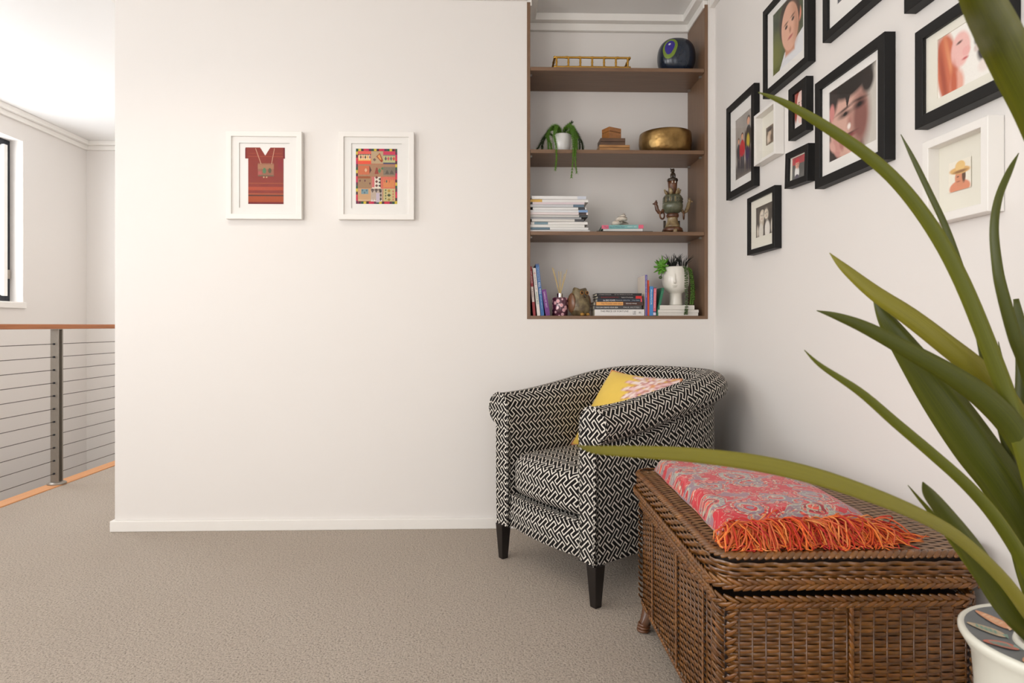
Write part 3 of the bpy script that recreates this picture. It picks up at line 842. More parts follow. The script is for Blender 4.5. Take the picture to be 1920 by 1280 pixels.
# ------------------------------------------------------------------ paisley shawl
def paisley():
    m = bpy.data.materials.new('red_paisley_weave'); t = NT(m)
    uv = t.coords('UV')
    n = t.noise(uv, 9, 2); dv = t.vmath('SCALE', t.vmath('SUBTRACT', n.outputs[1], (0.5, 0.5, 0.5))); dv.node.inputs['Scale'].default_value = 0.075
    p = t.vmath('ADD', uv, dv)
    red, deep, coral, pink, lil, mint, cream = rgb(198, 26, 42), rgb(150, 16, 34), rgb(226, 84, 62), rgb(206, 66, 74), rgb(142, 118, 130), rgb(172, 178, 156), rgb(214, 192, 168)
    def vor(vec, sc, feat='F1'):
        v = t.new('ShaderNodeTexVoronoi', feature=feat); v.inputs['Scale'].default_value = sc; v.voronoi_dimensions = '2D'; t.link(vec, v.inputs['Vector']); return v
    # big drops: concentric bands round each cell centre, bent into hooks by the warp
    V = vor(p, 9.0); d = V.outputs['Distance']; cc = V.outputs['Color']
    sel = t.new('ShaderNodeSeparateColor'); t.link(cc, sel.inputs[0])
    bandA = t.ramp(d, [(0.0, coral), (0.10, mint), (0.14, deep), (0.22, pink), (0.27, mint), (0.30, lil), (0.42, red), (0.45, mint), (0.475, red)], 'CONSTANT')
    bandB = t.ramp(d, [(0.0, lil), (0.08, red), (0.16, mint), (0.19, lil), (0.30, coral), (0.35, cream), (0.38, red), (0.46, pink), (0.52, red)], 'CONSTANT')
    c = t.mix(t.math('GREATER_THAN', sel.outputs[0], 0.5), bandA, bandB)
    # combed teeth inside the bands
    q = t.vmath('SUBTRACT', p, V.outputs['Position']); sx = t.new('ShaderNodeSeparateXYZ'); t.link(q, sx.inputs[0])
    ang = t.math('ARCTAN2', sx.outputs[1], sx.outputs[0])
    teeth = t.math('GREATER_THAN', t.math('SINE', t.math('MULTIPLY', ang, 17.0)), 0.25)
    inb = t.math('MULTIPLY', t.math('GREATER_THAN', d, 0.30), t.math('LESS_THAN', d, 0.41))
    c = t.mix(t.math('MULTIPLY', t.math('MULTIPLY', teeth, inb), 0.9), c, t.mix(t.math('GREATER_THAN', sel.outputs[0], 0.5), mint, deep))
    V2 = vor(p, 46.0); d2 = V2.outputs['Distance']
    s2 = t.new('ShaderNodeSeparateColor'); t.link(V2.outputs['Color'], s2.inputs[0])
    petals = t.ramp(d2, [(0.0, coral), (0.18, mint), (0.26, deep), (0.40, pink)], 'CONSTANT')
    mask = t.math('MULTIPLY', t.math('GREATER_THAN', s2.outputs[1], 0.52), t.math('LESS_THAN', d2, 0.36))
    c = t.mix(t.math('MULTIPLY', mask, 0.85), c, petals)
    # fine outline scrolls
    n3 = t.noise(p, 27, 2, 0.5, 1.4)
    ln = t.math('LESS_THAN', t.math('ABSOLUTE', t.math('SUBTRACT', n3.outputs[0], 0.5)), 0.010)
    c = t.mix(t.math('MULTIPLY', ln, 0.8), c, cream)
    n4 = t.noise(p, 17, 2, 0.5, 1.2)
    ln2 = t.math('GREATER_THAN', n4.outputs[0], 0.57)
    c = t.mix(t.math('MULTIPLY', ln2, 0.8), c, lil)
    ed = t.math('LESS_THAN', t.math('ABSOLUTE', t.math('SUBTRACT', n4.outputs[0], 0.57)), 0.010)
    c = t.mix(t.math('MULTIPLY', ed, 0.9), c, mint)
    t.link(c, t.b.inputs['Base Color'])
    t.b.inputs['Roughness'].default_value = 0.7; t.b.inputs['Sheen Weight'].default_value = 0.25; t.b.inputs['Specular IOR Level'].default_value = 0.3
    w = t.noise(t.coords(), 700, 2); t.bump(w.outputs[0], 0.2, 0.001)
    return m
M_PAIS = paisley()
SHX, SHY, SHZ0 = 0.66, 1.70, 0.527
shw = thing('paisley_shawl', 'folded red and grey paisley shawl with orange fringe lying on the rattan chest', 'shawl', (SHX, SHY, SHZ0))
# plan corners: back-left, back-right, front-right, front-left (world)
KBL, KBR, KFR, KFL = Vector((0.525, 2.02)), Vector((0.905, 2.03)), Vector((0.872, 1.385)), Vector((0.508, 1.372))
def sh_plan(u, v):      # u across left -> right, v front -> back
    return (KFL.lerp(KFR, u)).lerp(KBL.lerp(KBR, u), v)
def sh_top(u, v):
    n = mnoise.noise(Vector((u * 3.1, v * 4.3, 2.2))) * 0.006 + mnoise.noise(Vector((u * 8, v * 9, 5))) * 0.0015
    e = max(0.0, min(1, u / 0.07)); e2 = max(0.0, min(1, (1 - u) / 0.25)); b = max(0.0, min(1, (1 - v) / 0.06)); fz = max(0.0, min(1, v / 0.10))
    return 0.006 + (0.040 + n) * math.sqrt(1 - (1 - e) ** 2) * (0.35 + 0.65 * math.sqrt(max(0, 1 - (1 - e2) ** 2))) * (0.3 + 0.7 * math.sqrt(max(0, 1 - (1 - b) ** 2))) * (0.72 + 0.28 * sstep(fz))
mb = MB()
def sh_fn(lay):
    def fn(u, v):
        q = sh_plan(u, v); z = sh_top(u, v) if lay else 0.0005
        jit = 0.006 * mnoise.noise(Vector((u * 2, v * 5, 9)))
        return (q.x - SHX + jit, q.y - SHY + 0.004 * mnoise.noise(Vector((u * 6, 1, 3))), z + crown(q.x - CXM, q.y - CYM) - 0.010 + (0.0 if lay else 0.0))
    return fn
mb.grid(sh_fn(1), 44, 60, uvf=lambda u, v: (u * 0.37, v * 0.65))
mb.grid(sh_fn(0), 20, 24, uvf=lambda u, v: (u * 0.37, v * 0.65), flip=True)
# front and side rims
for edge in range(4):
    def rim(u, v):
        a, b = [(u, 0), (1, u), (1 - u, 1), (0, 1 - u)][edge]
        lo, hi = Vector(sh_fn(0)(a, b)), Vector(sh_fn(1)(a, b))
        return tuple(lo.lerp(hi, v))
    mb.grid(rim, 44, 3, uvf=lambda u, v: (u * 0.37, 0.7 + v * 0.03))
mb.build('cloth', M_PAIS, shw, smooth=True)
# second folded layer edge peeking out at the front
mb = MB()
for lay in range(3):
    def fold(u, v, lay=lay):
        q = sh_plan(u * 0.97 + 0.01, 0); z = 0.008 + lay * 0.009 + 0.003 * math.sin(u * 19 + lay * 2) 
        w = (v - 0.5) * PI
        return (q.x - SHX, q.y - SHY - 0.010 * math.cos(w) - 0.004 * lay % 0.006, z + 0.005 * math.sin(w) + crown(q.x - CXM, q.y - CYM) - 0.008)
    mb.grid(fold, 40, 5, uvf=lambda u, v: (u * 0.37, 0.2 + v * 0.02))
mb.build('folded_edge', mat('coral_shawl_hem', (206, 84, 72), 0.75, var=0.15, vscale=90), shw, smooth=True)
# fringe: twisted cords
mb = MB(); fr = random.Random(11)
pal = [(224, 92, 34), (206, 58, 34), (236, 128, 52), (190, 40, 36), (216, 104, 60), (240, 152, 84)]
for k in range(820):
    u = fr.uniform(0.0, 1.0); q = sh_plan(u, 0)
    lay = fr.random()
    x, y, z = q.x - SHX, q.y - SHY - 0.004, 0.006 + 0.032 * lay * (0.5 + 0.5 * min(1, (1 - u) / 0.3))
    ang = fr.gauss(-PI / 2 + 0.55 * u + 0.30, 0.62); ln = fr.uniform(0.055, 0.115); pts = []
    cur = fr.gauss(0, 13.0); vz = fr.uniform(0.0, 0.7)
    for i in range(8):
        zl = crown(x + SHX - CXM, y + SHY - CYM) - 0.0085
        pts.append((x, y, max(z, 0.0015) + zl))
        x += math.cos(ang) * ln / 7; y += math.sin(ang) * ln / 7; z += vz * ln / 7; vz -= 0.26 + fr.uniform(0, 0.1); z = max(z, fr.uniform(0.001, 0.008))
        ang += cur * ln / 7 + fr.gauss(0, 0.28)
        x = max(x, KFL.x - SHX - 0.022)
        if y + SHY < CY_0 + 0.008: y = CY_0 + 0.008 - SHY + fr.uniform(0, 0.004)
    c = rgb(fr.choice(pal))
    mb.tube(pts, [0.0017] * 7 + [0.0008], 4, c)
M_FRINGE = mat('orange_fringe_cord', attr=True, rough=0.65, var=0.2, vscale=200)
mb.build('fringe', M_FRINGE, shw, smooth=True, cols=True, kind='stuff')
# ------------------------------------------------------------------ strap-leaved plant in a painted pot
PX, PY, PZ = 0.884, 0.932, 0.500
plant = thing('potted_plant', 'tall strap-leaved green plant in a grey painted pot with white rim', 'plant', (PX, PY, 0.0))
M_POTW = mat('cream_glaze', (224, 222, 208), 0.3, var=0.03, coat=0.3)
M_POTG = mat('blue_grey_glaze', (104, 108, 110), 0.45, var=0.18, vscale=25)
prof = [(0.0, 0.0), (0.080, 0.0), (0.090, 0.02), (0.102, 0.15), (0.110, 0.30), (0.113, 0.42), (0.117, 0.468), (0.130, 0.490), (0.1345, 0.498), (0.1345, 0.505), (0.130, 0.509), (0.1255, 0.506)]
pot = MB().lathe(prof, 56, caps=False).build('pot', M_POTW, plant, smooth=True)
MB().lathe([(0.1255, 0.506), (0.100, 0.501), (0.062, 0.495)], 56, caps=False).build('painted_rim', M_POTG, pot, smooth=True)
MB().lathe([(0.063, 0.4945), (0.061, 0.501), (0.056, 0.502), (0.053, 0.495), (0.052, 0.455)], 56, caps=False).build('inner_lip', M_POTW, pot, smooth=True)
MB().lathe([(0.0, 0.466), (0.03, 0.468), (0.0525, 0.462)], 28, caps=False).build('soil', mat('dark_potting_soil', (46, 36, 28), 0.95, bump=0.8, bscale=160), plant)
# painted fish on the rim: slim raised motifs
fishc = [((222, 150, 104), (236, 190, 150)), ((206, 176, 140), (120, 160, 140)), ((224, 98, 60), (130, 170, 160))]
for k in range(12):
    a = math.radians(122 + k * 30 - 6); ca, cb = fishc[k % 3]
    def rimp(rad, tang, up=0.0013):
        r = rad; w = a + tang / r
        return (r * math.cos(w), r * math.sin(w), 0.495 + (r - 0.062) / 0.0635 * 0.011 + up)
    mb = MB()
    N = 12; vs = [rimp(0.096, 0)]; cs = [rgb(cb)]
    for i in range(N * 2):
        w = 2 * PI * i / (N * 2)
        vs.append(rimp(0.096 + 0.0260 * math.cos(w), 0.0120 * math.sin(w) * (1 - 0.35 * math.cos(w)))); cs.append(rgb(ca))
    mb.add(vs, [(0, 1 + i, 1 + (i + 1) % (N * 2)) for i in range(N * 2)], col=cs)
    tl = [rimp(0.0765, 0), rimp(0.0685, 0.009), rimp(0.0685, -0.009)]
    mb.add(tl, [(0, 1, 2)], col=[rgb(cb)] * 3)
    for i in range(5):
        r0 = 0.083 + i * 0.006
        mb.add([rimp(r0, -0.006, 0.0018), rimp(r0 + 0.003, -0.006, 0.0018), rimp(r0 + 0.003, 0.006, 0.0018), rimp(r0, 0.006, 0.0018)], [(0, 1, 2, 3)], col=[rgb(cb)] * 4)
    mb.build('fish_motif', mat('painted_fish', attr=True, rough=0.4, var=0.15, vscale=120), pot, cols=True)

def leaf_mat(name, c1, c2, c3):
    m = bpy.data.materials.new(name); t = NT(m)
    uv = t.coords('UV'); sp = t.new('ShaderNodeSeparateXYZ'); t.link(uv, sp.inputs[0])
    mp = t.new('ShaderNodeMapping'); mp.inputs['Scale'].default_value = (26, 1.2, 1); t.link(uv, mp.inputs[0])
    n = t.noise(mp.outputs[0], 3.0, 3)
    c = t.ramp(n.outputs[0], [(0.3, rgb(c1)), (0.7, rgb(c2))])
    edge = t.math('POWER', t.math('ABSOLUTE', t.math('MULTIPLY_ADD', sp.outputs[0], 2.0, -1.0)), 3.0)
    c = t.mix(t.math('MULTIPLY', edge, 0.45), c, rgb(c3))
    t.link(c, t.b.inputs['Base Color'])
    t.b.inputs['Roughness'].default_value = 0.36
    tl = t.new('ShaderNodeBsdfTranslucent'); t.link(c, tl.inputs[0])
    mx = t.new('ShaderNodeMixShader'); mx.inputs[0].default_value = 0.28
    t.link(t.b.outputs[0], mx.inputs[1]); t.link(tl.outputs[0], mx.inputs[2]); t.link(mx.outputs[0], t.out.inputs[0])
    t.bump(n.outputs[0], 0.15, 0.001)
    return m
LM = [leaf_mat('strap_leaf_green', (82, 88, 12), (108, 112, 20), (146, 144, 40)), leaf_mat('strap_leaf_dark', (64, 70, 10), (88, 94, 16), (116, 118, 30)), leaf_mat('strap_leaf_yellow', (122, 116, 26), (150, 142, 40), (160, 150, 52))]
def catmull(pts, n):
    out = []; m = len(pts) - 1
    for k in range(n + 1):
        f = k / n * m; i = min(int(f), m - 1); t = f - i
        p0, p1, p2, p3 = pts[max(i - 1, 0)], pts[i], pts[i + 1], pts[min(i + 2, m)]
        out.append([0.5 * (2 * b + (c - a) * t + (2 * a - 5 * b + 4 * c - d) * t * t + (3 * b - a - 3 * c + d) * t ** 3) for a, b, c, d in zip(p0, p1, p2, p3)])
    return out
def strap_leaf(spec, lm, twist=0.0, fold=0.25, base=None):
    """spec: rows (photo x, photo y, distance along the view axis, width in m) from tip to base; the last leg goes to the crown of the plant"""
    pts = []
    for (x, y, d, w) in spec:
        q = P(x, y, D=d); pts.append([q.x - PX, q.y - PY, q.z, w])
    bx_, by_ = base if base else (0, 0)
    pts.append([bx_, by_, 0.466, spec[-1][3] * 0.75])
    c = catmull(pts, 46)
    mb = MB(); n = len(c)
    for i, (x, y, z, w) in enumerate(c):
        p = Vector((x, y, z)); a, b = c[max(0, i - 1)], c[min(n - 1, i + 1)]
        tg = (Vector(b[:3]) - Vector(a[:3])).normalized()
        view = (p + Vector((PX, PY, 0)) - Vector((0, 0, 1))).normalized()
        side = tg.cross(view)
        if side.length < 1e-4: side = tg.orthogonal()
        side.normalize(); nr = side.cross(tg).normalized()
        w2 = max(0.0008, w) / 2; tw = twist * (1 - i / n)
        sd = side * math.cos(tw) + nr * math.sin(tw); nn = sd.cross(tg)
        for k in range(5):
            f = k / 2 - 1
            mb.v.append(tuple(p + sd * (f * w2) + nn * (fold * w2 * (abs(f) ** 1.4)))); mb.c.append((1, 1, 1, 1))
    for i in range(n - 1):
        for k in range(4):
            mb.f.append((i * 5 + k, i * 5 + k + 1, (i + 1) * 5 + k + 1, (i + 1) * 5 + k))
            mb.uv.append([(k / 4, i / n), ((k + 1) / 4, i / n), ((k + 1) / 4, (i + 1) / n), (k / 4, (i + 1) / n)])
    return mb.build('leaf', LM[lm], plant, smooth=True, solid=0.0006)
def W(rows, D0, D1, scale=0.82):
    """rows (x, y, width in photo px); the distance runs from D0 at the tip to D1 at the base"""
    n = len(rows) - 1; out = []
    for i, (x, y, w) in enumerate(rows):
        d = D0 + (D1 - D0) * i / n; out.append((x, y, d, w * d / FPX * scale))
    return out
strap_leaf(W([(1790, -110, 50), (1840, 0, 74), (1868, 55, 82), (1896, 112, 84), (1956, 238, 80), (2010, 400, 72), (2020, 700, 60)], 0.56, 0.84), 0, fold=0.35)
strap_leaf(W([(1422, 173, 2), (1470, 192, 14), (1540, 232, 22), (1625, 290, 26), (1690, 350, 28), (1750, 430, 30), (1800, 520, 32), (1850, 640, 34), (1900, 780, 36), (1945, 950, 34)], 0.92, 0.90), 0)
strap_leaf(W([(1689, 252, 1), (1712, 297, 9), (1740, 355, 12), (1775, 430, 13), (1803, 510, 15), (1832, 600, 18), (1852, 700, 18), (1878, 800, 18), (1930, 1000, 18)], 1.02, 0.95), 1)
strap_leaf(W([(1910, 287, 1), (1893, 320, 12), (1872, 372, 15), (1864, 430, 17), (1870, 500, 20), (1880, 550, 23), (1903, 632, 26), (1928, 700, 28), (1960, 850, 28)], 0.92, 0.92), 1)
strap_leaf(W([(1555, 474, 1), (1585, 503, 20), (1640, 548, 34), (1705, 592, 42), (1770, 642, 46), (1840, 700, 50), (1900, 775, 52), (1945, 900, 46)], 0.98, 0.93), 2, twist=0.35)
strap_leaf(W([(1531, 582, 1), (1570, 593, 16), (1625, 615, 28), (1700, 655, 36), (1780, 700, 44), (1850, 750, 52), (1910, 820, 54), (1950, 930, 46)], 0.90, 0.90), 1, fold=0.35)
strap_leaf(W([(1636, 553, 1), (1662, 600, 34), (1710, 670, 60), (1770, 755, 84), (1830, 840, 92), (1885, 915, 86), (1940, 1020, 66)], 1.0, 0.94), 1)
strap_leaf(W([(1508, 656, 1), (1540, 686, 10), (1613, 735, 18), (1679, 792, 22), (1745, 848, 24), (1812, 908, 26), (1865, 968, 28), (1915, 1045, 30), (1950, 1120, 30)], 0.86, 0.90), 0)
strap_leaf(W([(1730, 903, 2), (1742, 925, 24), (1768, 958, 34), (1812, 1018, 46), (1852, 1080, 52), (1891, 1140, 52), (1930, 1185, 44)], 0.84, 0.92), 1, fold=0.3)
strap_leaf(W([(1702, 909, 1), (1722, 933, 6), (1750, 966, 11), (1800, 1030, 20), (1860, 1110, 24), (1930, 1185, 24)], 0.90, 0.93), 0)
strap_leaf(W([(1082, 834, 1), (1115, 843, 17), (1200, 847, 27), (1300, 853, 33), (1420, 868, 37), (1530, 893, 38), (1640, 930, 35), (1730, 968, 30), (1800, 1010, 28), (1880, 1085, 28), (1935, 1160, 28)], 0.60, 0.88), 2, fold=0.2)
strap_leaf(W([(1872, 640, 1), (1886, 730, 14), (1893, 830, 20), (1902, 930, 22), (1914, 1040, 24), (1940, 1140, 24)], 1.02, 0.95), 0)
strap_leaf(W([(1905, 560, 10), (1925, 690, 40), (1928, 820, 60), (1915, 930, 66), (1925, 1040, 56), (1950, 1140, 44)], 1.05, 0.97), 1)
# ------------------------------------------------------------------ framed pictures
M_PRINT = mat('photo_print', attr=True, rough=0.45, var=0.0)
M_CLOTHART = mat('woven_textile', attr=True, rough=0.9, var=0.08, vscale=400, bump=0.3, bscale=700)
M_FBLACK = mat('matt_black_frame', (19, 18, 18), 0.5, var=0.08, spec=0.3)
M_FWHITE = mat('white_lacquer_frame', (238, 234, 228), 0.4, var=0.01)
M_MATW = mat('white_mat_board', (236, 233, 228), 0.8, var=0.01)
M_MATC = mat('cream_mat_board', (232, 228, 214), 0.8, var=0.01)
M_BACK = mat('frame_backing', (120, 100, 80), 0.9)
def frame(label, w, h, dep, mw, matw, loc, rotz, fm, mm, img=None, photo=None, tilt=0.0, recess=0.010, shadow=False, name='picture_frame', group=None):
    """local x right, y into the wall, z up, origin at the middle of the back. photo = (x0, x1, z0, z1) as fractions of the frame"""
    t = thing(name, label, 'picture', loc, (0, tilt, rotz), group)
    prof = [(0, 0), (0, -dep + 0.001), (0.001, -dep), (mw - 0.001, -dep), (mw, -dep + 0.001), (mw, -0.004)]    # (inward, y)
    mb = MB(); o = 0
    cs = [(-1, -1), (1, -1), (1, 1), (-1, 1)]
    for sx, sz in cs:
        for a, y in prof: mb.v.append((sx * (w / 2 - a), y, sz * (h / 2 - a))); mb.c.append((1, 1, 1, 1))
    k = len(prof)
    for c in range(4):
        d = (c + 1) % 4
        for i in range(k - 1):
            mb.f.append((c * k + i, d * k + i, d * k + i + 1, c * k + i + 1)); mb.uv.append(None)
    mb.build('moulding', fm, t)
    iw, ih = w - 2 * mw, h - 2 * mw
    ym = -dep + recess                         # face of the mat
    bx(-iw / 2, iw / 2, -0.004, -0.001, -ih / 2, ih / 2).build('backing_board', M_BACK, t)
    px0, px1, pz0, pz1 = [f * s - s / 2 for f, s in zip(photo, (w, w, h, h))] if photo else (0, 0, 0, 0)
    # mat board with a bevelled window
    mb = MB(); th = 0.0025
    if matw == 'float':
        mb.box(-iw / 2, iw / 2, ym, ym + 0.003, -ih / 2, ih / 2); mb.build('mat_board', mm, t)
        yp = ym - 0.002
    elif photo and (px0 > -iw / 2 + 0.002):
        out = [(-iw / 2, -ih / 2), (iw / 2, -ih / 2), (iw / 2, ih / 2), (-iw / 2, ih / 2)]; inn = [(px0, pz0), (px1, pz0), (px1, pz1), (px0, pz1)]
        vs = [(x, ym, z) for x, z in out] + [(x, ym, z) for x, z in inn] + [(x, ym + th, z) for x, z in inn]
        fs = []
        for i in range(4):
            j = (i + 1) % 4; fs += [(i, j, 4 + j, 4 + i), (4 + i, 4 + j, 8 + j, 8 + i)]
        mb.add(vs, fs); mb.build('mat_board', mm, t)
        yp = ym + th - 0.0003
    else: yp = ym
    if img is not None:
        print_mesh('photo', img, px1 - px0, pz1 - pz0, yp, t, M_PRINT, px0, pz0)
    MB().add([(-iw / 2, -dep + 0.004, -ih / 2), (iw / 2, -dep + 0.004, -ih / 2), (iw / 2, -dep + 0.004, ih / 2), (-iw / 2, -dep + 0.004, ih / 2)], [(0, 1, 2, 3)]).build('glass_pane', M_PGLASS, t)
    return t
def right_frame(label, pl_, pr_, yt, yb, dep, mw, fm, mm, img, photo, matw=None, tilt=0.0, recess=0.010, ctr=None):
    """frame on the picture wall: photo x of far and near front edges, y of top and bottom at the far edge"""
    xf = XR - dep - 0.001
    a, b = P(pl_, yt, X=xf), P(pl_, yb, X=xf); c = P(pr_, yt, X=xf)
    w, h = a.y - c.y, a.z - b.z
    return frame(label, w, h, dep, mw, matw, (XR - 0.001, (a.y + c.y) / 2, (a.z + b.z) / 2), -PI / 2, fm, mm, img, photo, tilt, recess, group='family pictures on the right wall')
SK, SKD, SKL = (226, 170, 140), (176, 118, 92), (240, 200, 178)
def head(cx, cy, r, hair, skin=SK, ang=0, shade=SKD, k=1.25):
    a = math.radians(ang); 
    def pt(x, y): return cx + r * (x * math.cos(a) - y * math.sin(a)), cy + r * k * (x * math.sin(a) + y * math.cos(a)) 
    o = [('e', *pt(0, 0.22), r * 1.10, r * k * 1.02, ang, hair, 0.02), ('e', *pt(0, -0.12), r * 0.90, r * k * 0.98, ang, skin, 0.02), ('e', *pt(0.45, -0.2), r * 0.38, r * k * 0.7, ang, shade, 0.12),
         ('e', *pt(0, -0.15), r * 0.55, r * k * 0.75, ang, skin, 0.15)]
    for s in (-1, 1):
        o += [('e', *pt(0.36 * s, 0.02), r * 0.14, r * 0.09, ang, (70, 50, 44), 0.015), ('e', *pt(0.36 * s, 0.17), r * 0.2, r * 0.05, ang, (110, 78, 60), 0.02)]
    o += [('e', *pt(0.02, -0.28), r * 0.10, r * 0.14, ang, shade, 0.04), ('e', *pt(0, -0.58), r * 0.26, r * 0.07, ang, (176, 88, 84), 0.02)]
    return o
# prints
img_boy = paint(100, 140, (62, 72, 52), [('n', (120, 128, 92), 9, 0.8), ('n', (30, 38, 30), 14, 0.6), ('e', 0.1, 0.3, 0.25, 0.3, 0, (112, 116, 48), 0.3),
    ('p', [(0.22, 0), (0.40, 0.22), (0.62, 0.24), (1.0, 0.36), (1.0, 0)], (226, 226, 228)), ('r', 0.42, 0.14, 0.72, 0.42, (204, 142, 112), 0.05),
    ('e', 0.87, 0.60, 0.05, 0.10, 0, (232, 150, 124), 0.03)] + head(0.56, 0.60, 0.30, (70, 58, 48), (228, 176, 150), 8), seed=2)
img_close = paint(120, 150, (58, 50, 48), [('e', 0.95, 0.55, 0.30, 0.75, 0, (206, 200, 190), 0.06), ('e', 0.42, 0.46, 0.40, 0.50, -6, (218, 174, 158), 0.05), ('e', 0.68, 0.40, 0.17, 0.36, 0, (140, 92, 84), 0.14),
    ('e', 0.50, 1.02, 0.46, 0.26, 6, (40, 34, 32), 0.07), ('e', 0.08, 0.86, 0.12, 0.20, 0, (52, 42, 40), 0.06), ('e', 0.82, 0.84, 0.12, 0.16, 0, (46, 38, 36), 0.06), ('p', [(0.36, 0.80), (0.40, 0.62), (0.47, 0.80)], (44, 36, 34)), ('e', 0.06, 0.68, 0.06, 0.12, 0, (214, 140, 134), 0.03),
    ('e', 0.36, 0.56, 0.12, 0.035, 0, (60, 40, 38), 0.05), ('e', 0.66, 0.58, 0.10, 0.04, 0, (50, 34, 34), 0.05), ('e', 0.34, 0.63, 0.15, 0.018, 6, (70, 48, 44), 0.03), ('e', 0.66, 0.65, 0.12, 0.018, -6, (50, 36, 34), 0.03),
    ('e', 0.46, 0.42, 0.05, 0.10, 0, (178, 124, 112), 0.08), ('e', 0.36, 0.565, 0.035, 0.026, 0, (28, 20, 20), 0.015), ('e', 0.66, 0.585, 0.035, 0.026, 0, (24, 18, 18), 0.015), ('e', 0.44, 0.37, 0.035, 0.04, 0, (250, 236, 226), 0.03), ('e', 0.45, 0.24, 0.14, 0.030, 0, (140, 72, 72), 0.03), ('e', 0.45, 0.27, 0.13, 0.012, 0, (90, 50, 50), 0.02),
    ('e', 0.16, 0.16, 0.07, 0.15, 25, (206, 150, 140), 0.03), ('e', 0.27, 0.20, 0.05, 0.12, 15, (186, 128, 120), 0.03), ('e', 0.07, 0.20, 0.05, 0.10, 35, (220, 170, 158), 0.03)], seed=4)
img_pup = paint(130, 100, (244, 240, 232), [('e', 0.18, 0.42, 0.20, 0.62, 6, (204, 108, 74), 0.05), ('e', 0.10, 0.35, 0.05, 0.6, 8, (170, 78, 54), 0.06), ('e', 0.25, 0.4, 0.03, 0.5, 12, (228, 150, 104), 0.05), ('e', 0.42, 0.62, 0.17, 0.28, 0, (240, 190, 182), 0.04), ('e', 0.52, 0.55, 0.07, 0.07, 0, (238, 178, 172), 0.03),
    ('e', 0.36, 0.10, 0.12, 0.22, 0, (232, 170, 150), 0.06), ('e', 0.40, 0.74, 0.05, 0.02, 10, (96, 64, 56), 0.02), ('e', 0.50, 0.44, 0.05, 0.018, 0, (198, 92, 92), 0.02), ('e', 0.30, 0.12, 0.06, 0.3, 0, (196, 96, 64), 0.05),
    ('e', 0.85, 0.46, 0.14, 0.22, -10, (48, 40, 40), 0.05), ('e', 0.72, 0.62, 0.06, 0.08, 0, (60, 48, 46), 0.04), ('e', 0.95, 0.30, 0.08, 0.12, 0, (52, 42, 42), 0.05), ('e', 0.70, 0.50, 0.05, 0.06, 0, (216, 200, 192), 0.03), ('e', 0.82, 0.18, 0.10, 0.10, 0, (238, 224, 216), 0.06)], seed=5)
img_red = paint(60, 100, (206, 120, 108), [('n', (150, 60, 56), 8, 0.6), ('r', 0, 0, 1, 0.34, (240, 232, 226), 0.06)] + head(0.55, 0.60, 0.36, (166, 66, 48), (244, 210, 200)) + [('e', 0.15, 0.5, 0.12, 0.3, 0, (168, 70, 52), 0.05), ('e', 0.9, 0.35, 0.03, 0.12, 0, (160, 64, 50), 0.03)], seed=6)
img_kid = paint(80, 70, (112, 110, 106), [('r', 0, 0.66, 1, 1, (206, 88, 92), 0.04), ('n', (70, 72, 70), 8, 0.5), ('e', 0.35, 0.28, 0.16, 0.30, 0, (240, 238, 234), 0.03), ('e', 0.35, 0.08, 0.14, 0.12, 0, (90, 84, 96), 0.03)] + head(0.36, 0.66, 0.14, (206, 60, 70), (230, 178, 156)) + [('e', 0.36, 0.82, 0.15, 0.09, 0, (214, 66, 76), 0.02)], seed=7)
def person(cx, y0, hgt, shirt, leg, hair=(60, 46, 40), wd=0.12):
    y1 = y0 + hgt
    return [('e', cx - wd * 0.32, y0 + hgt * 0.22, wd * 0.30, hgt * 0.25, 0, leg, 0.02), ('e', cx + wd * 0.32, y0 + hgt * 0.22, wd * 0.30, hgt * 0.25, 0, leg, 0.02), ('e', cx, y0 + hgt * 0.60, wd * 0.75, hgt * 0.22, 0, shirt, 0.02),
            ('e', cx - wd * 0.75, y0 + hgt * 0.56, wd * 0.18, hgt * 0.20, 4, shirt, 0.02), ('e', cx + wd * 0.75, y0 + hgt * 0.56, wd * 0.18, hgt * 0.20, -4, shirt, 0.02), ('e', cx, y1 - hgt * 0.08, wd * 0.42, hgt * 0.085, 0, hair, 0.015), ('e', cx, y1 - hgt * 0.10, wd * 0.34, hgt * 0.07, 0, SK, 0.015)]
img_fam = paint(80, 130, (176, 168, 160), [('n', (130, 124, 118), 7, 0.5), ('r', 0, 0, 1, 0.22, (96, 88, 82), 0.1)] + person(0.18, 0.12, 0.55, (70, 66, 70), (60, 56, 60)) + person(0.38, 0.10, 0.62, (196, 48, 60), (62, 60, 66), wd=0.16) + person(0.72, 0.08, 0.84, (52, 50, 52), (66, 60, 70), wd=0.22) + [('e', 0.70, 0.52, 0.08, 0.12, 0, (196, 176, 60), 0.03), ('e', 0.66, 0.34, 0.10, 0.12, 0, (60, 48, 84), 0.04)], seed=8)
img_duo = paint(70, 90, (92, 82, 72), [('n', (52, 46, 40), 8, 0.6)] + [('e', 0.35, 0.55, 0.15, 0.30, 0, (196, 182, 160), 0.04), ('e', 0.62, 0.58, 0.15, 0.30, 0, (60, 50, 44), 0.04)] + head(0.36, 0.66, 0.13, (212, 198, 176), (232, 220, 204), -8, (190, 176, 158)) + head(0.60, 0.70, 0.13, (52, 44, 38), (228, 216, 198), 6, (180, 168, 150)) +
    [('e', 0.30, 0.16, 0.14, 0.28, 0, (226, 220, 208), 0.05), ('e', 0.66, 0.18, 0.15, 0.28, 0, (236, 230, 220), 0.05), ('e', 0.10, 0.2, 0.05, 0.2, 0, (214, 204, 188), 0.03), ('e', 0.92, 0.24, 0.06, 0.22, 0, (222, 214, 200), 0.03), ('e', 0.48, 0.2, 0.03, 0.26, 0, (60, 50, 44), 0.03)], seed=9)
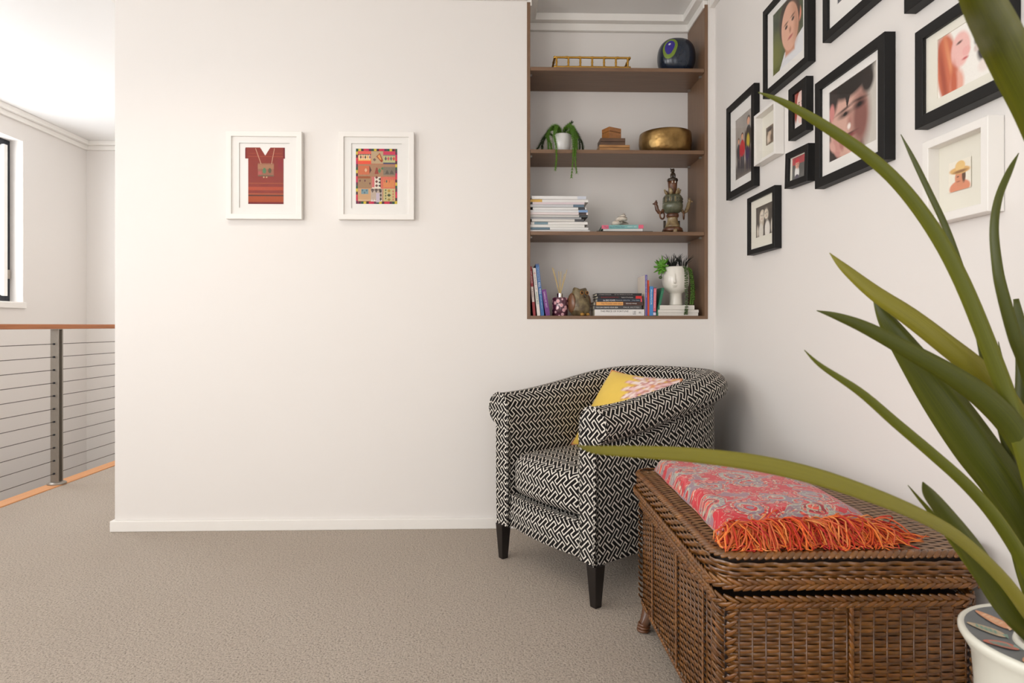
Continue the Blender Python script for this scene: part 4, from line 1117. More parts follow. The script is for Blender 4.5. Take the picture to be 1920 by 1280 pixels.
img_small = paint(50, 60, (150, 132, 112), [('n', (84, 70, 58), 6, 0.8), ('e', 0.5, 0.45, 0.22, 0.36, 0, (206, 182, 158), 0.06), ('e', 0.5, 0.82, 0.4, 0.12, 0, (70, 58, 50), 0.06), ('e', 0.28, 0.3, 0.1, 0.25, 0, (230, 214, 196), 0.05), ('e', 0.72, 0.3, 0.1, 0.2, 0, (96, 76, 62), 0.05)], seed=10)
img_hat = paint(70, 80, (238, 232, 216), [('e', 0.5, 0.10, 0.46, 0.24, 0, (220, 142, 108), 0.04), ('e', 0.52, 0.42, 0.23, 0.30, 0, (214, 142, 106), 0.04), ('e', 0.68, 0.46, 0.08, 0.22, 0, (92, 62, 46), 0.04), ('e', 0.5, 0.66, 0.46, 0.12, -4, (222, 178, 112), 0.03), ('e', 0.52, 0.80, 0.22, 0.17, 0, (232, 194, 126), 0.03), ('e', 0.52, 0.62, 0.30, 0.05, 0, (150, 104, 60), 0.04), ('e', 0.42, 0.46, 0.05, 0.02, 0, (100, 66, 50), 0.02), ('e', 0.44, 0.30, 0.08, 0.015, 0, (150, 80, 66), 0.02)], seed=11)
img_grey = paint(80, 100, (112, 114, 116), [('n', (60, 62, 64), 6, 0.9), ('e', 0.5, 0.5, 0.3, 0.36, 0, (150, 146, 142), 0.2)] + head(0.5, 0.56, 0.26, (62, 60, 58), (176, 168, 162)), seed=12)

right_frame('black frame with standing family in red and dark clothes, farthest left on the picture wall', 1361.5, 1413.5, 204, 376, 0.024, 0.030, M_FBLACK, M_MATW, img_fam, (0.27, 0.90, 0.17, 0.80))
def right_frame2(label, pl_, pr_, yb, hgt, dep, mw, fm, mm, img, photo, **kw):
    xf = XR - dep - 0.001; b = P(pl_, yb, X=xf); c = P(pr_, yb, X=xf); w = b.y - c.y
    return frame(label, w, hgt, dep, mw, None, (XR - 0.001, (b.y + c.y) / 2, b.z + hgt / 2), -PI / 2, fm, mm, img, photo, group='family pictures on the right wall', **kw)
right_frame('black frame with portrait of a boy in white shirt before dark green leaves', 1430, 1514, 22.5, 186, 0.028, 0.024, M_FBLACK, M_MATW, img_boy, (0.19, 0.86, 0.18, 0.86))
right_frame2('black frame with grey photograph cut by the top edge above the large boy portrait', 1542, 1668, 80.8, 0.50, 0.028, 0.026, M_FBLACK, M_MATW, img_grey, (0.20, 0.82, 0.18, 0.84))
right_frame('small black frame with red-haired girl between two large portraits', 1477.8, 1511, 168.7, 264.5, 0.026, 0.030, M_FBLACK, M_MATC, img_red, (0.20, 0.84, 0.16, 0.86))
right_frame('small white shadow-box frame with tiny sepia photo beside the family picture', 1413.5, 1452.6, 218, 312, 0.036, 0.012, M_FWHITE, M_MATC, img_small, (0.27, 0.60, 0.34, 0.68), matw='float', recess=0.030)
right_frame('small tilted black frame with child in red cap and white shirt', 1471.5, 1514, 291, 356, 0.028, 0.022, M_FBLACK, M_MATC, img_kid, (0.20, 0.80, 0.20, 0.80), tilt=math.radians(3))
right_frame('large black frame with close-up portrait of a dark-haired boy', 1527.5, 1658, 157.6, 354.6, 0.031, 0.030, M_FBLACK, M_MATW, img_close, (0.19, 0.86, 0.20, 0.84))
right_frame('small black frame with sepia photo of two women, lowest on the wall', 1400.6, 1451.8, 372.6, 479, 0.028, 0.020, M_FBLACK, M_MATC, img_duo, (0.25, 0.86, 0.27, 0.78))
right_frame('black frame with red-haired girl nose to nose with a black puppy', 1714.8, 1884, 62, 243.5, 0.034, 0.028, M_FBLACK, M_MATC, img_pup, (0.24, 0.86, 0.22, 0.80))
right_frame2('black frame of which only the lower corner shows above the puppy picture', 1694.6, 1800, 26, 0.42, 0.032, 0.028, M_FBLACK, M_MATW, img_grey, (0.2, 0.8, 0.2, 0.8))
right_frame('white shadow-box frame with small photo of a man in a straw hat', 1729, 1852, 268, 424, 0.036, 0.020, M_FWHITE, M_MATC, img_hat, (0.27, 0.61, 0.34, 0.68), matw='float', recess=0.028)

# two textile pictures on the back wall
def left_frame(label, x0, x1, y0, y1):
    yf = YW - 0.028; a, b = P(x0, y0, Y=yf), P(x1, y1, Y=yf)
    w, h = b.x - a.x, a.z - b.z
    t = frame(label, w, h, 0.027, 0.025, None, ((a.x + b.x) / 2, YW - 0.001, (a.z + b.z) / 2), 0, M_FWHITE, M_MATW, None, (0.165, 0.835, 0.13, 0.87), recess=0.008, name='framed_textile', group='framed textiles on the back wall')
    bx(-w * 0.335, w * 0.335, -0.0145, -0.010, -h * 0.37, h * 0.37).build('mount_board', M_MATW, t)
    return t, w, h
t1, w1, h1 = left_frame('white frame holding a small rust-red woven tunic with V neck', 423.5, 565.5, 245, 410.5)
def tunic(u, v):
    if v > 0.80:
        x = 0.0 if v < 0.98 else 0.01
        if v > 0.85 and abs(u - 0.5) < (v - 0.85) / 0.15 * 0.135 + 0.0: return False
        return 0.0 + x <= u <= 1.0 - x
    return 0.075 < u < 0.955
ops = [('n', (150, 56, 36), 10, 0.5), ('r', 0, 0, 1, 0.03, (112, 30, 38), 0.01), ('r', 0, 0.04, 1, 0.14, (166, 74, 38), 0.015), ('r', 0, 0.142, 1, 0.162, (84, 50, 34), 0.006), ('r', 0, 0.17, 1, 0.19, (170, 84, 48), 0.006), ('r', 0, 0.245, 1, 0.305, (172, 70, 40), 0.01), ('r', 0, 0.36, 1, 0.375, (160, 76, 44), 0.006),
       ('r', 0, 0.80, 1, 0.98, (138, 50, 38), 0.01), ('r', 0.08, 0.835, 0.95, 0.842, (176, 84, 56), 0.004), ('r', 0.1, 0.89, 0.35, 0.896, (170, 80, 50), 0.004), ('r', 0.65, 0.89, 0.92, 0.896, (170, 80, 50), 0.004), ('r', 0.0, 0.80, 0.03, 1.0, (110, 26, 38), 0.01), ('r', 0.96, 0.80, 1.0, 1.0, (110, 26, 38), 0.01), ('r', 0.82, 0.6, 0.955, 0.79, (140, 40, 48), 0.1)]
pouch = [('r', 0.32, 0.50, 0.72, 0.72, (150, 96, 74), 0.01), ('r', 0.32, 0.62, 0.72, 0.70, (164, 116, 86), 0.01), ('e', 0.485, 0.59, 0.045, 0.05, 0, (86, 124, 88), 0.01), ('e', 0.62, 0.59, 0.04, 0.045, 0, (92, 84, 60), 0.01), ('r', 0.33, 0.52, 0.42, 0.58, (176, 88, 84), 0.02), ('r', 0.33, 0.49, 0.72, 0.51, (104, 92, 70), 0.01), ('e', 0.47, 0.475, 0.02, 0.012, 0, (196, 160, 120), 0.005), ('e', 0.54, 0.475, 0.02, 0.012, 0, (196, 160, 120), 0.005)]
for k in range(14):
    f = k / 13
    for xa, xb in ((0.265, 0.395), (0.735, 0.665)):
        pouch.append(('e', xa + (xb - xa) * f, 0.975 - 0.255 * f, 0.008, 0.007, 0, (236, 196, 160), 0.004))
ti = paint(120, 160, (132, 46, 38), ops + pouch, seed=3, grain=0.10)
print_mesh('woven_tunic', ti, w1 * 0.525, h1 * 0.645, -0.0155, t1, M_CLOTHART, -w1 * 0.258, -h1 * 0.325, keep=tunic, solid=0.001)
t2, w2, h2 = left_frame('white frame holding a multicoloured patchwork kilim with zigzag motifs', 634.5, 776, 246, 411.5)
def kilim():
    o = []; R = random.Random(5)
    bc = [(196, 40, 84), (96, 44, 72), (40, 84, 62), (208, 184, 62), (72, 36, 48), (206, 52, 74)]
    for k in range(16):
        c = bc[k % 6]; a, b = k / 16, (k + 1) / 16
        o += [('r', a, 0.955, b, 1.0, bc[(k + 2) % 6], 0.004), ('r', a, 0.0, b, 0.045, c, 0.004)]
    for k in range(18):
        a, b = k / 18, (k + 1) / 18
        o += [('r', 0, a, 0.05, b, bc[(k * 5 + 1) % 6], 0.004), ('r', 0.95, a, 1.0, b, bc[(k * 7 + 3) % 6], 0.004)]
    def dia(x, y, rx, ry, c): o.append(('p', [(x - rx, y), (x, y - ry), (x + rx, y), (x, y + ry)], c))
    def zig(x0, x1, y, n, hh, c, d=1):
        for k in range(n):
            a, b = x0 + (x1 - x0) * k / n, x0 + (x1 - x0) * (k + 1) / n; o.append(('p', [(a, y), (b, y), ((a + b) / 2, y + hh * d)], c))
    def rc(x0, y0, x1, y1, c): o.append(('r', x0, y0, x1, y1, c, 0.005))
    rc(.05, .72, .37, .95, (226, 96, 84)); rc(.05, .72, .37, .78, (232, 84, 60)); rc(.06, .78, .36, .90, (230, 206, 160)); zig(.05, .37, .78, 8, .035, (236, 168, 70)); zig(.05, .37, .90, 8, .03, (64, 60, 66), -1)
    for k, c in enumerate(((96, 44, 40), (216, 130, 110), (70, 42, 40), (222, 160, 80), (120, 92, 120))): dia(.12 + .055 * k, .845, .022, .032, c)
    rc(.37, .73, .66, .95, (186, 160, 126)); dia(.45, .80, .04, .03, (120, 96, 84)); o.append(('p', [(.49, .86), (.58, .92), (.66, .78), (.62, .75)], (156, 74, 40))); o.append(('p', [(.52, .86), (.57, .90), (.62, .80), (.59, .80)], (226, 158, 92)))
    rc(.66, .72, .95, .95, (206, 60, 90)); rc(.66, .74, .95, .89, (190, 186, 132)); rc(.66, .72, .95, .75, (74, 78, 104)); zig(.66, .95, .89, 9, .03, (90, 84, 110), -1)
    for k, c in enumerate(((98, 74, 90), (196, 90, 96), (110, 110, 100), (206, 72, 66))): dia(.72 + .065 * k, .82, .03, .04, c)
    rc(.05, .50, .95, .71, (168, 128, 98)); rc(.06, .53, .33, .69, (204, 112, 76)); dia(.24, .61, .035, .04, (222, 182, 146)); o.append(('p', [(.33, .55), (.38, .61), (.33, .69)], (92, 58, 50))); o.append(('p', [(.45, .54), (.55, .54), (.52, .66), (.49, .66)], (150, 66, 54))); dia(.57, .60, .04, .05, (90, 130, 90)); dia(.64, .64, .035, .03, (84, 126, 84))
    rc(.66, .52, .95, .67, (128, 116, 100)); zig(.70, .92, .54, 2, .08, (96, 86, 74)); rc(.05, .46, .35, .50, (156, 88, 52))
    rc(.05, .29, .36, .46, (160, 128, 96)); [dia(.10 + .12 * k, .42 if k < 2 else .37, .02, .025, (104, 60, 66)) for k in range(3)]
    rc(.39, .28, .60, .49, (226, 216, 200)); rc(.39, .30, .45, .49, (206, 110, 108)); [dia(.50, .33 + .075 * k, .035, .03, (110, 62, 56)) for k in range(3)]; [o.append(('p', [(.60, .30 + .06 * k), (.54, .33 + .06 * k), (.60, .36 + .06 * k)], (56, 50, 48))) for k in range(3)]
    rc(.60, .27, .95, .49, (212, 108, 90)); rc(.66, .30, .93, .45, (214, 136, 84)); zig(.66, .93, .45, 6, .03, (212, 108, 90), -1); dia(.74, .41, .02, .03, (74, 92, 84)); dia(.81, .41, .02, .03, (208, 96, 70)); dia(.69, .41, .015, .025, (206, 86, 84))
    rc(.05, .06, .36, .28, (202, 160, 118)); rc(.13, .18, .30, .27, (120, 150, 156)); [dia(.16 + .05 * k, .225 + .02 * (-1) ** k, .022, .022, (84, 108, 122)) for k in range(3)]; zig(.06, .36, .06, 8, .025, (222, 196, 160))
    rc(.36, .05, .64, .28, (186, 168, 152)); zig(.36, .64, .05, 5, .04, (230, 222, 214)); [o.append(('p', [(.36 + .09 * k, .26), (.40 + .09 * k, .20), (.45 + .09 * k, .26), (.40 + .09 * k, .28)], (96, 84, 78))) for k in range(3)]; [dia(.60, .09 + .07 * k, .025, .035, (64, 50, 48)) for k in range(3)]; rc(.49, .03, .57, .20, (196, 182, 196))
    rc(.66, .05, .95, .28, (196, 182, 128)); [dia(.72, .10 + .05 * k, .018, .022, (52, 84, 62)) for k in range(4)]; [dia(.90, .08 + .05 * k, .018, .022, (196, 90, 88)) for k in range(4)]; dia(.80, .16, .05, .03, (66, 76, 52)); dia(.80, .24, .04, .03, (176, 140, 60)); dia(.80, .08, .04, .03, (150, 128, 70))
    return o
ki = paint(150, 190, (176, 120, 90), kilim(), seed=6, grain=0.10)
print_mesh('kilim_panel', ki, w2 * 0.548, h2 * 0.63, -0.0155, t2, M_CLOTHART, -w2 * 0.275, -h2 * 0.318, solid=0.001)
# ------------------------------------------------------------------ things on the shelves
Z0, Z1, Z2, Z3 = SHZ            # tops of the base panel and the three shelves
def XP(px, Y): return P(px, 600, Y=Y).x
def bookmat(c, rough=0.45): return mat('cover_%d_%d_%d' % tuple(c), c, rough, var=0.04, vscale=40)
M_PAGE = mat('cream_paper_edges', (222, 212, 192), 0.9, var=0.12, vscale=300)
M_PAGEW = mat('white_paper_edges', (232, 228, 220), 0.9, var=0.08, vscale=300)
def book(label, th, ln, dp, loc, rot, col, strips=(), texts=(), pages=M_PAGE, name='book', cat='book', group=None, lip=0.003, face=None):
    """upright in its own frame: spine on -y, thickness on x (centred), length on z from 0, depth on +y.
    strips: (from, to, colour) along the length counted from the top; texts: (words, from, to, height share, colour, shift)"""
    t = thing(name, label, cat, loc, rot, group)
    b = 0.0016 if th > 0.006 else 0.0007
    mb = MB().box(-th / 2, -th / 2 + b, 0, dp, 0, ln).box(th / 2 - b, th / 2, 0, dp, 0, ln).box(-th / 2 + b, th / 2 - b, 0, 0.0015, 0, ln)
    mb.build('cover', bookmat(col), t)
    bx(-th / 2 + b, th / 2 - b, 0.0015, dp - lip, lip * 0.8, ln - lip * 0.8).build('pages', pages, t)
    if face: bx(-th / 2 - 0.0004, -th / 2, 0.001, dp - 0.001, 0.001, ln - 0.001).build('front_board', bookmat(face), t)
    for (a, c, cc) in strips:
        bx(-th / 2 + 0.0001, th / 2 - 0.0001, -0.0004, 0.0004, ln * (1 - c), ln * (1 - a)).build('spine_label', bookmat(cc), t)
    for (w, a, c, hs, cc, sh) in texts:
        hgt = th * hs
        text_obj('spine_lettering', w, (c - a) * ln, hgt, bookmat(cc, 0.6), t, (-hgt / 2 + sh * th, -0.0008, ln * (1 - a)), (0, 0, -1), (1, 0, 0))
    return t
LAY = -PI / 2       # lying flat: rotation about y, length runs to the left of the origin
def lying(label, px0, px1, z, th, dp, Y, col, yaw=0.0, **kw):
    x0, x1 = XP(px0, Y), XP(px1, Y)
    return book(label, th, x1 - x0, dp, (x1, Y, z + th / 2), (0, LAY, yaw), col, **kw)
def leaning(label, pxb, pxt, hpx, th, dp, col, Y=YW + 0.02, z=None, **kw):
    """spine centre px at the foot and at the head"""
    z = Z0 if z is None else z
    sc = Y / FPX; xb, xt = XP(pxb, Y), XP(pxt, Y); h = hpx * sc * 1.004
    ang = math.atan2(xt - xb, h)
    lift = abs(math.sin(ang)) * th / 2
    return book(label, th, h / math.cos(ang), dp, (xb, Y, z + lift + 0.0005), (0, ang, 0), col, **kw)
# left group on the bottom shelf
leaning('red paperback leaning at the far left of the bottom shelf', 1002.0, 994.6, 92, 0.0125, 0.17, (168, 54, 60), strips=((0.41, 0.72, (232, 214, 206)),), texts=(('STUDIOS', 0.10, 0.34, 0.6, (240, 226, 220), 0), ('a guide', 0.46, 0.62, 0.4, (60, 40, 40), 0)))
leaning('white paperback with green lettering leaning second from the left', 1010.2, 1001.4, 89, 0.0155, 0.16, (230, 222, 216), texts=(('HEADS UP', 0.16, 0.46, 0.42, (150, 140, 140), 0), ('INVINCIBLE', 0.50, 0.76, 0.6, (90, 150, 120), 0), ('o', 0.09, 0.13, 0.5, (206, 70, 80), 0)))
leaning('tall blue paperback with white lettering leaning beside the purple book', 1017.3, 1007.3, 97, 0.0165, 0.17, (56, 104, 164), strips=((0.0, 0.03, (84, 96, 130)),), texts=(('KILL YOU', 0.36, 0.58, 0.62, (236, 240, 244), 0), ('A small guide to living well', 0.06, 0.34, 0.28, (220, 230, 240), 0.2), ('with many plain words', 0.06, 0.34, 0.28, (220, 230, 240), -0.2), ('and some others here', 0.61, 0.88, 0.28, (200, 220, 240), 0.1)))
leaning('short purple hardback leaning next to the reed diffuser', 1027.5, 1019.6, 48.5, 0.022, 0.14, (112, 50, 128), texts=(('DANCE MY RIOT', 0.09, 0.70, 0.36, (226, 206, 232), 0),))
# reed diffuser
Yd = YW + 0.075
df = thing('reed_diffuser', 'reed diffuser in a floral glass bottle with silver cap', 'diffuser', (XP(1050, Yd), Yd, Z0))
def bottle_img_mat():
    m = bpy.data.materials.new('floral_printed_glass'); t = NT(m)
    co = t.coords(); v = t.new('ShaderNodeTexVoronoi'); v.inputs['Scale'].default_value = 46; t.link(co, v.inputs['Vector'])
    c = t.ramp(v.outputs['Distance'], [(0.0, rgb(222, 176, 100)), (0.12, rgb(226, 150, 160)), (0.38, rgb(232, 190, 196)), (0.46, rgb(96, 48, 66)), (1.0, rgb(64, 32, 48))])
    t.link(c, t.b.inputs['Base Color']); t.b.inputs['Roughness'].default_value = 0.12; t.b.inputs['Coat Weight'].default_value = 0.6
    return m
bw = 0.040
MB().lathe([(0.0, 0.0), (bw - 0.003, 0.0), (bw, 0.004), (bw, 0.088), (bw - 0.004, 0.094), (0.016, 0.096), (0.0, 0.096)], 36).build('bottle', bottle_img_mat(), df, angle=50)
MB().lathe([(0.0, 0.096), (0.0145, 0.096), (0.0145, 0.115), (0.0, 0.1151)], 24).build('cap', mat('polished_silver', (206, 200, 192), 0.18, 1.0), df, angle=40)
for (dx, dy, ln) in ((-0.042, -0.02, 0.135), (-0.032, 0.02, 0.135), (-0.004, 0.03, 0.12), (0.003, -0.02, 0.115), (0.024, 0.01, 0.105), (0.030, 0.03, 0.09), (0.034, -0.015, 0.125)):
    MB().tube([(dx * 0.05, dy * 0.05, 0.11), (dx, dy, 0.11 + ln)], 0.0016, 6).build('reed', mat('pale_reed', (214, 188, 130), 0.8), df)
# stone owl
Yo = YW + 0.075
owl = thing('owl_figurine', 'mottled brown stone owl figurine standing by the lying books', 'figurine', (XP(1087, Yo), Yo, Z0), (0, 0, math.radians(32)))
def stone(name, c1, c2, c3, sc=28, rough=0.35):
    m = bpy.data.materials.new(name); t = NT(m); co = t.coords()
    n = t.noise(co, sc, 5, 0.65, 0.6)
    t.link(t.ramp(n.outputs[0], [(0.30, rgb(c1)), (0.5, rgb(c2)), (0.70, rgb(c3))]), t.b.inputs['Base Color'])
    t.b.inputs['Roughness'].default_value = rough; t.b.inputs['Coat Weight'].default_value = 0.3
    t.bump(n.outputs[0], 0.3, 0.002); return m
M_OWL = stone('brown_owl_stone', (58, 46, 32), (112, 96, 68), (150, 136, 100))
def owlf(u, v):
    a = u * 2 * PI; z = v * 0.142
    r = np.interp(v, [0, .05, .2, .42, .62, .75, .88, .97, 1.0], [.034, .045, .055, .058, .052, .047, .043, .034, .0])
    ear = 0.012 * max(0, abs(math.cos(a)) - 0.55) / 0.45 * (1 if v > 0.9 else 0) if v < 1 else 0
    flat = 0.88 + 0.12 * abs(math.cos(a))
    return (r * math.cos(a), r * math.sin(a) * 0.86 * flat, z * 0.97 + ear)
MB().grid(owlf, 40, 30, cu=True).build('body', M_OWL, owl, smooth=True)
for s in (-1, 1):
    MB().add([(s * 0.040, -0.006, 0.120), (s * 0.018, -0.022, 0.132), (s * 0.020, 0.012, 0.132), (s * 0.036, 0.0, 0.146)], [(0, 1, 3), (1, 2, 3), (2, 0, 3), (0, 2, 1)]).build('ear_tuft', M_OWL, owl)
    e = MB().torus((s * 0.017, -0.037, 0.117), 0.0085, 0.0022, 20, 6, Matrix.Rotation(math.radians(82), 3, 'X')).build('eye', mat('amber_eye_ring', (168, 112, 54), 0.3), owl, smooth=True)
    MB().ell((s * 0.017, -0.037, 0.117), (0.006, 0.003, 0.006)).build('pupil', mat('black_pupil', (16, 12, 10), 0.15), e, smooth=True)
    MB().ell((s * 0.050, 0.004, 0.066), (0.012, 0.030, 0.050)).build('wing', stone('russet_wing_stone', (70, 46, 30), (124, 82, 54), (96, 70, 50)), owl, smooth=True)
    MB().ell((s * 0.018, -0.042, 0.008), (0.011, 0.012, 0.008)).build('foot', mat('ochre_claws', (176, 128, 54), 0.5), owl, smooth=True)
MB().ell((0, -0.042, 0.100), (0.004, 0.006, 0.009)).build('beak', mat('dark_beak', (52, 40, 30), 0.4), owl, smooth=True)
# lying stack of six books
zz = Z0 + 0.0002
Yk = YW + 0.02
G6 = 'lying books on the bottom shelf'
for (lb, a, b, th, col, st, tx, pg) in (
    ('thick white book reading THE PRICE OF FORTUNE, bottom of the lying stack', 1115.5, 1208, 0.0325, (232, 228, 224), (), (('THE PRICE OF FORTUNE', 0.11, 0.68, 0.26, (70, 66, 66), 0.22), ('LEE', 0.77, 0.83, 0.5, (120, 116, 116), 0), ('m', 0.89, 0.93, 0.28, (50, 48, 48), 0)), M_PAGE),
    ('dark grey book reading YOU CAN CREATE YOUR IDEA in the lying stack', 1114.5, 1203, 0.0195, (72, 70, 70), (), (('YOU CAN CREATE YOUR IDEA', 0.03, 0.50, 0.34, (232, 230, 226), 0), ('PAUL HUTTES', 0.62, 0.95, 0.30, (200, 198, 196), 0)), M_PAGE),
    ('brown book with orange title panel reading The Trouble with Islam', 1116, 1206, 0.0175, (74, 46, 36), ((0.02, 0.58, (226, 166, 96)),), (('The Trouble with Islam', 0.12, 0.56, 0.48, (130, 62, 30), 0), ('IRSHAD MANJI', 0.64, 0.86, 0.36, (240, 234, 228), 0)), M_PAGE),
    ('navy book reading BIRD POWER in the lying stack', 1120, 1205, 0.0155, (38, 46, 60), ((0.955, 0.985, (214, 84, 96)),), (('the BIRD POWER', 0.13, 0.40, 0.5, (236, 238, 240), 0), ('Between the ordinary things', 0.42, 0.72, 0.34, (210, 216, 222), 0), ('A New Chance', 0.76, 0.93, 0.3, (190, 200, 210), 0)), M_PAGE),
    ('black book with red title and red end label in the lying stack', 1120.5, 1204.5, 0.0135, (34, 30, 32), ((0.85, 0.985, (214, 44, 44)),), (('INHERITANCE IN', 0.08, 0.46, 0.42, (150, 34, 40), 0), ('Author of The Promise', 0.53, 0.79, 0.36, (220, 214, 212), 0)), M_PAGE),
    ('black book with pale lettering on top of the lying stack', 1119, 1203, 0.0135, (28, 26, 28), (), (('LITERARY HORIZON', 0.05, 0.32, 0.34, (178, 170, 164), 0), ('BY THE WRITER OF LONG LIFE', 0.40, 0.80, 0.34, (178, 170, 164), 0)), M_PAGE)):
    lying(lb, a, b, zz, th, 0.15, Yk, col, yaw=math.radians(random.uniform(-1.5, 1.5)), strips=st, texts=tx, pages=pg, group=G6)
    zz += th + 0.0003
# upright books right of the stack
leaning('tall thin lilac book with cream front cover standing right of the lying stack', 1212, 1211.6, 77, 0.0115, 0.16, (104, 92, 160), face=(226, 212, 196), strips=(), texts=(('the learning of quiet', 0.03, 0.55, 0.5, (226, 224, 240), 0),))
leaning('thin orange-red book standing between lilac and blue books', 1215.8, 1215.2, 67, 0.0105, 0.15, (206, 74, 38), texts=(('LITTLE', 0.12, 0.34, 0.5, (130, 40, 24), 0),))
leaning('rounded blue book with white script spine', 1221.0, 1221.6, 55.5, 0.0185, 0.15, (72, 136, 196), texts=(('Wonderful Life', 0.10, 0.62, 0.40, (232, 240, 246), 0),))
leaning('pink-spined navy book beside the blue book', 1227.2, 1228.3, 53, 0.0135, 0.14, (48, 44, 104), strips=((0.02, 0.84, (222, 106, 122)), (0.88, 0.98, (226, 214, 230))), texts=(('MY ENGLISH PLACE', 0.08, 0.72, 0.45, (246, 206, 210), 0),))
leaning('dark green book leaning against the head planter', 1232.6, 1243.5, 52, 0.0125, 0.13, (34, 108, 78), texts=(('A YEAR WITH OUR TREES', 0.04, 0.7, 0.4, (92, 170, 130), 0),))
# white books under the planter
zz = Z0 + 0.0002; Yw_ = YW + 0.018
for (lb, a, b, th) in (('thin white book, lowest under the head planter', 1234.5, 1309, 0.0155), ('thin white book, middle one under the head planter', 1234, 1310, 0.0145), ('shorter thick white book directly under the head planter', 1237, 1302, 0.0215)):
    lying(lb, a, b, zz, th, 0.15, Yw_, (226, 221, 212), pages=M_PAGEW, group='white books under the planter'); zz += th + 0.0010
# ------------------------------------------------------------------ face planter
Yh = YW + 0.085
hp = thing('head_planter', 'white ceramic face planter with succulents and trailing beads on white books', 'planter', (XP(1267, Yh), Yh, zz), (0, 0, math.radians(-20)))
M_CER = mat('white_ceramic', (232, 227, 216), 0.25, var=0.01, coat=0.3)
NH = 0.058
hprof = [(0.0, 0.0), (0.034, 0.0), (0.034, 0.006), (0.031, 0.03), (0.031, 0.058), (0.034, 0.062), (0.046, 0.070), (0.058, 0.084), (0.0655, 0.104), (0.0680, 0.125), (0.067, 0.150), (0.064, 0.175), (0.0605, 0.194), (0.0585, 0.197), (0.056, 0.194), (0.056, 0.175), (0.0, 0.172)]
def headf(u, v):
    k = round(v * (len(hprof) - 1)); r, z = hprof[k]; a = u * 2 * PI
    ov = 1.0
    x, y = r * math.cos(a), r * math.sin(a)
    if y < 0 and z > 0.075:      # flatter face with a chin
        y *= 0.92 + 0.05 * math.sin((z - 0.075) / 0.12 * PI)
        if z < 0.10: y -= 0.006 * max(0, -math.sin(a)) ** 3
    return (x, y, z)
MB().grid(headf, 44, len(hprof) - 1, cu=True).build('head', M_CER, hp, smooth=True)
hd = hp.children[0] if hp.children else None
mb = MB(); vs = []
for (z, wd, out) in ((0.160, 0.004, 0.002), (0.148, 0.005, 0.008), (0.130, 0.0058, 0.014), (0.112, 0.0088, 0.019), (0.107, 0.007, 0.006)):
    yb = -0.0615 if z > 0.12 else -0.0605
    vs += [(-wd, yb + 0.004, z), (-wd * 0.45, yb - out, z), (wd * 0.45, yb - out, z), (wd, yb + 0.004, z)]
fs = []
for i in range(4):
    for k in range(3): fs.append((i * 4 + k, (i + 1) * 4 + k, (i + 1) * 4 + k + 1, i * 4 + k + 1))
fs.append((16, 19, 18, 17)); mb.add(vs, fs)
mb.build('nose', M_CER, hp, smooth=True, bevel=0)
MB().ell((0, -0.0605, 0.0985), (0.0125, 0.009, 0.0028)).ell((0, -0.0590, 0.0925), (0.0105, 0.010, 0.0032)).build('lips', M_CER, hp, smooth=True)
MB().lathe([(0.0, 0.186), (0.056, 0.184)], 28, caps=False).build('soil', mat('black_planter_soil', (30, 28, 22), 0.95), hp)
M_SUC = mat('bright_succulent', (92, 146, 46), 0.35, var=0.25, vscale=60)
M_GRASS = mat('dark_grass_blade', (34, 36, 30), 0.6, var=0.2)
M_BEAD = mat('trailing_bead_green', (66, 84, 44), 0.4, var=0.25, vscale=120)
M_BEADL = mat('light_trailing_green', (78, 112, 34), 0.45, var=0.25, vscale=120)
pr_ = random.Random(21)
def fat_leaf(c, d, ln, wd, m, parent, nm='leaf', bend=0.25):
    d = Vector(d).normalized(); c = Vector(c); pts = []; R = []
    for i in range(7):
        f = i / 6; pts.append(c + d * ln * f + Vector((0, 0, bend * ln * (f * f - f))))
        R.append(max(0.0007, wd * math.sin(PI * (0.10 + 0.88 * f ** 1.1)) ** 0.8))
    MB().tube(pts, R, 8, flat=0.38, up=d.cross(Vector((0, 0, 1))).cross(d) if abs(d.z) < 0.95 else (1, 0, 0)).build(nm, m, parent, smooth=True)
rc_ = Vector((-0.066, -0.030, 0.200))
axis = Vector((-0.45, -0.80, 0.30)).normalized(); e1 = axis.cross(Vector((0, 0, 1))).normalized(); e2 = axis.cross(e1)
for ring, (n, op, ln) in enumerate(((8, 1.35, 0.052), (7, 0.95, 0.044), (5, 0.5, 0.030))):
    for k in range(n):
        w = 2 * PI * (k + 0.4 * ring) / n
        d = axis * math.cos(op) + (e1 * math.cos(w) + e2 * math.sin(w)) * math.sin(op)
        fat_leaf(rc_, d, ln * pr_.uniform(0.85, 1.1), 0.0135, M_SUC, hp)
for (d, ln) in (((-0.25, -0.3, 1), 0.065), ((-0.55, -0.1, 0.9), 0.06), ((0.1, -0.7, -0.5), 0.045), ((-0.2, -0.7, -0.9), 0.05)):
    fat_leaf(rc_ + Vector((0.014, 0.0, -0.004)), d, ln, 0.0055, M_SUC, hp)
MB().tube([(-0.045, -0.03, 0.19), (-0.066, -0.042, 0.165), (-0.070, -0.046, 0.148)], 0.0016, 6).ell((-0.072, -0.047, 0.142), (0.009, 0.007, 0.008)).build('hanging_bud', M_BEAD, hp, smooth=True)
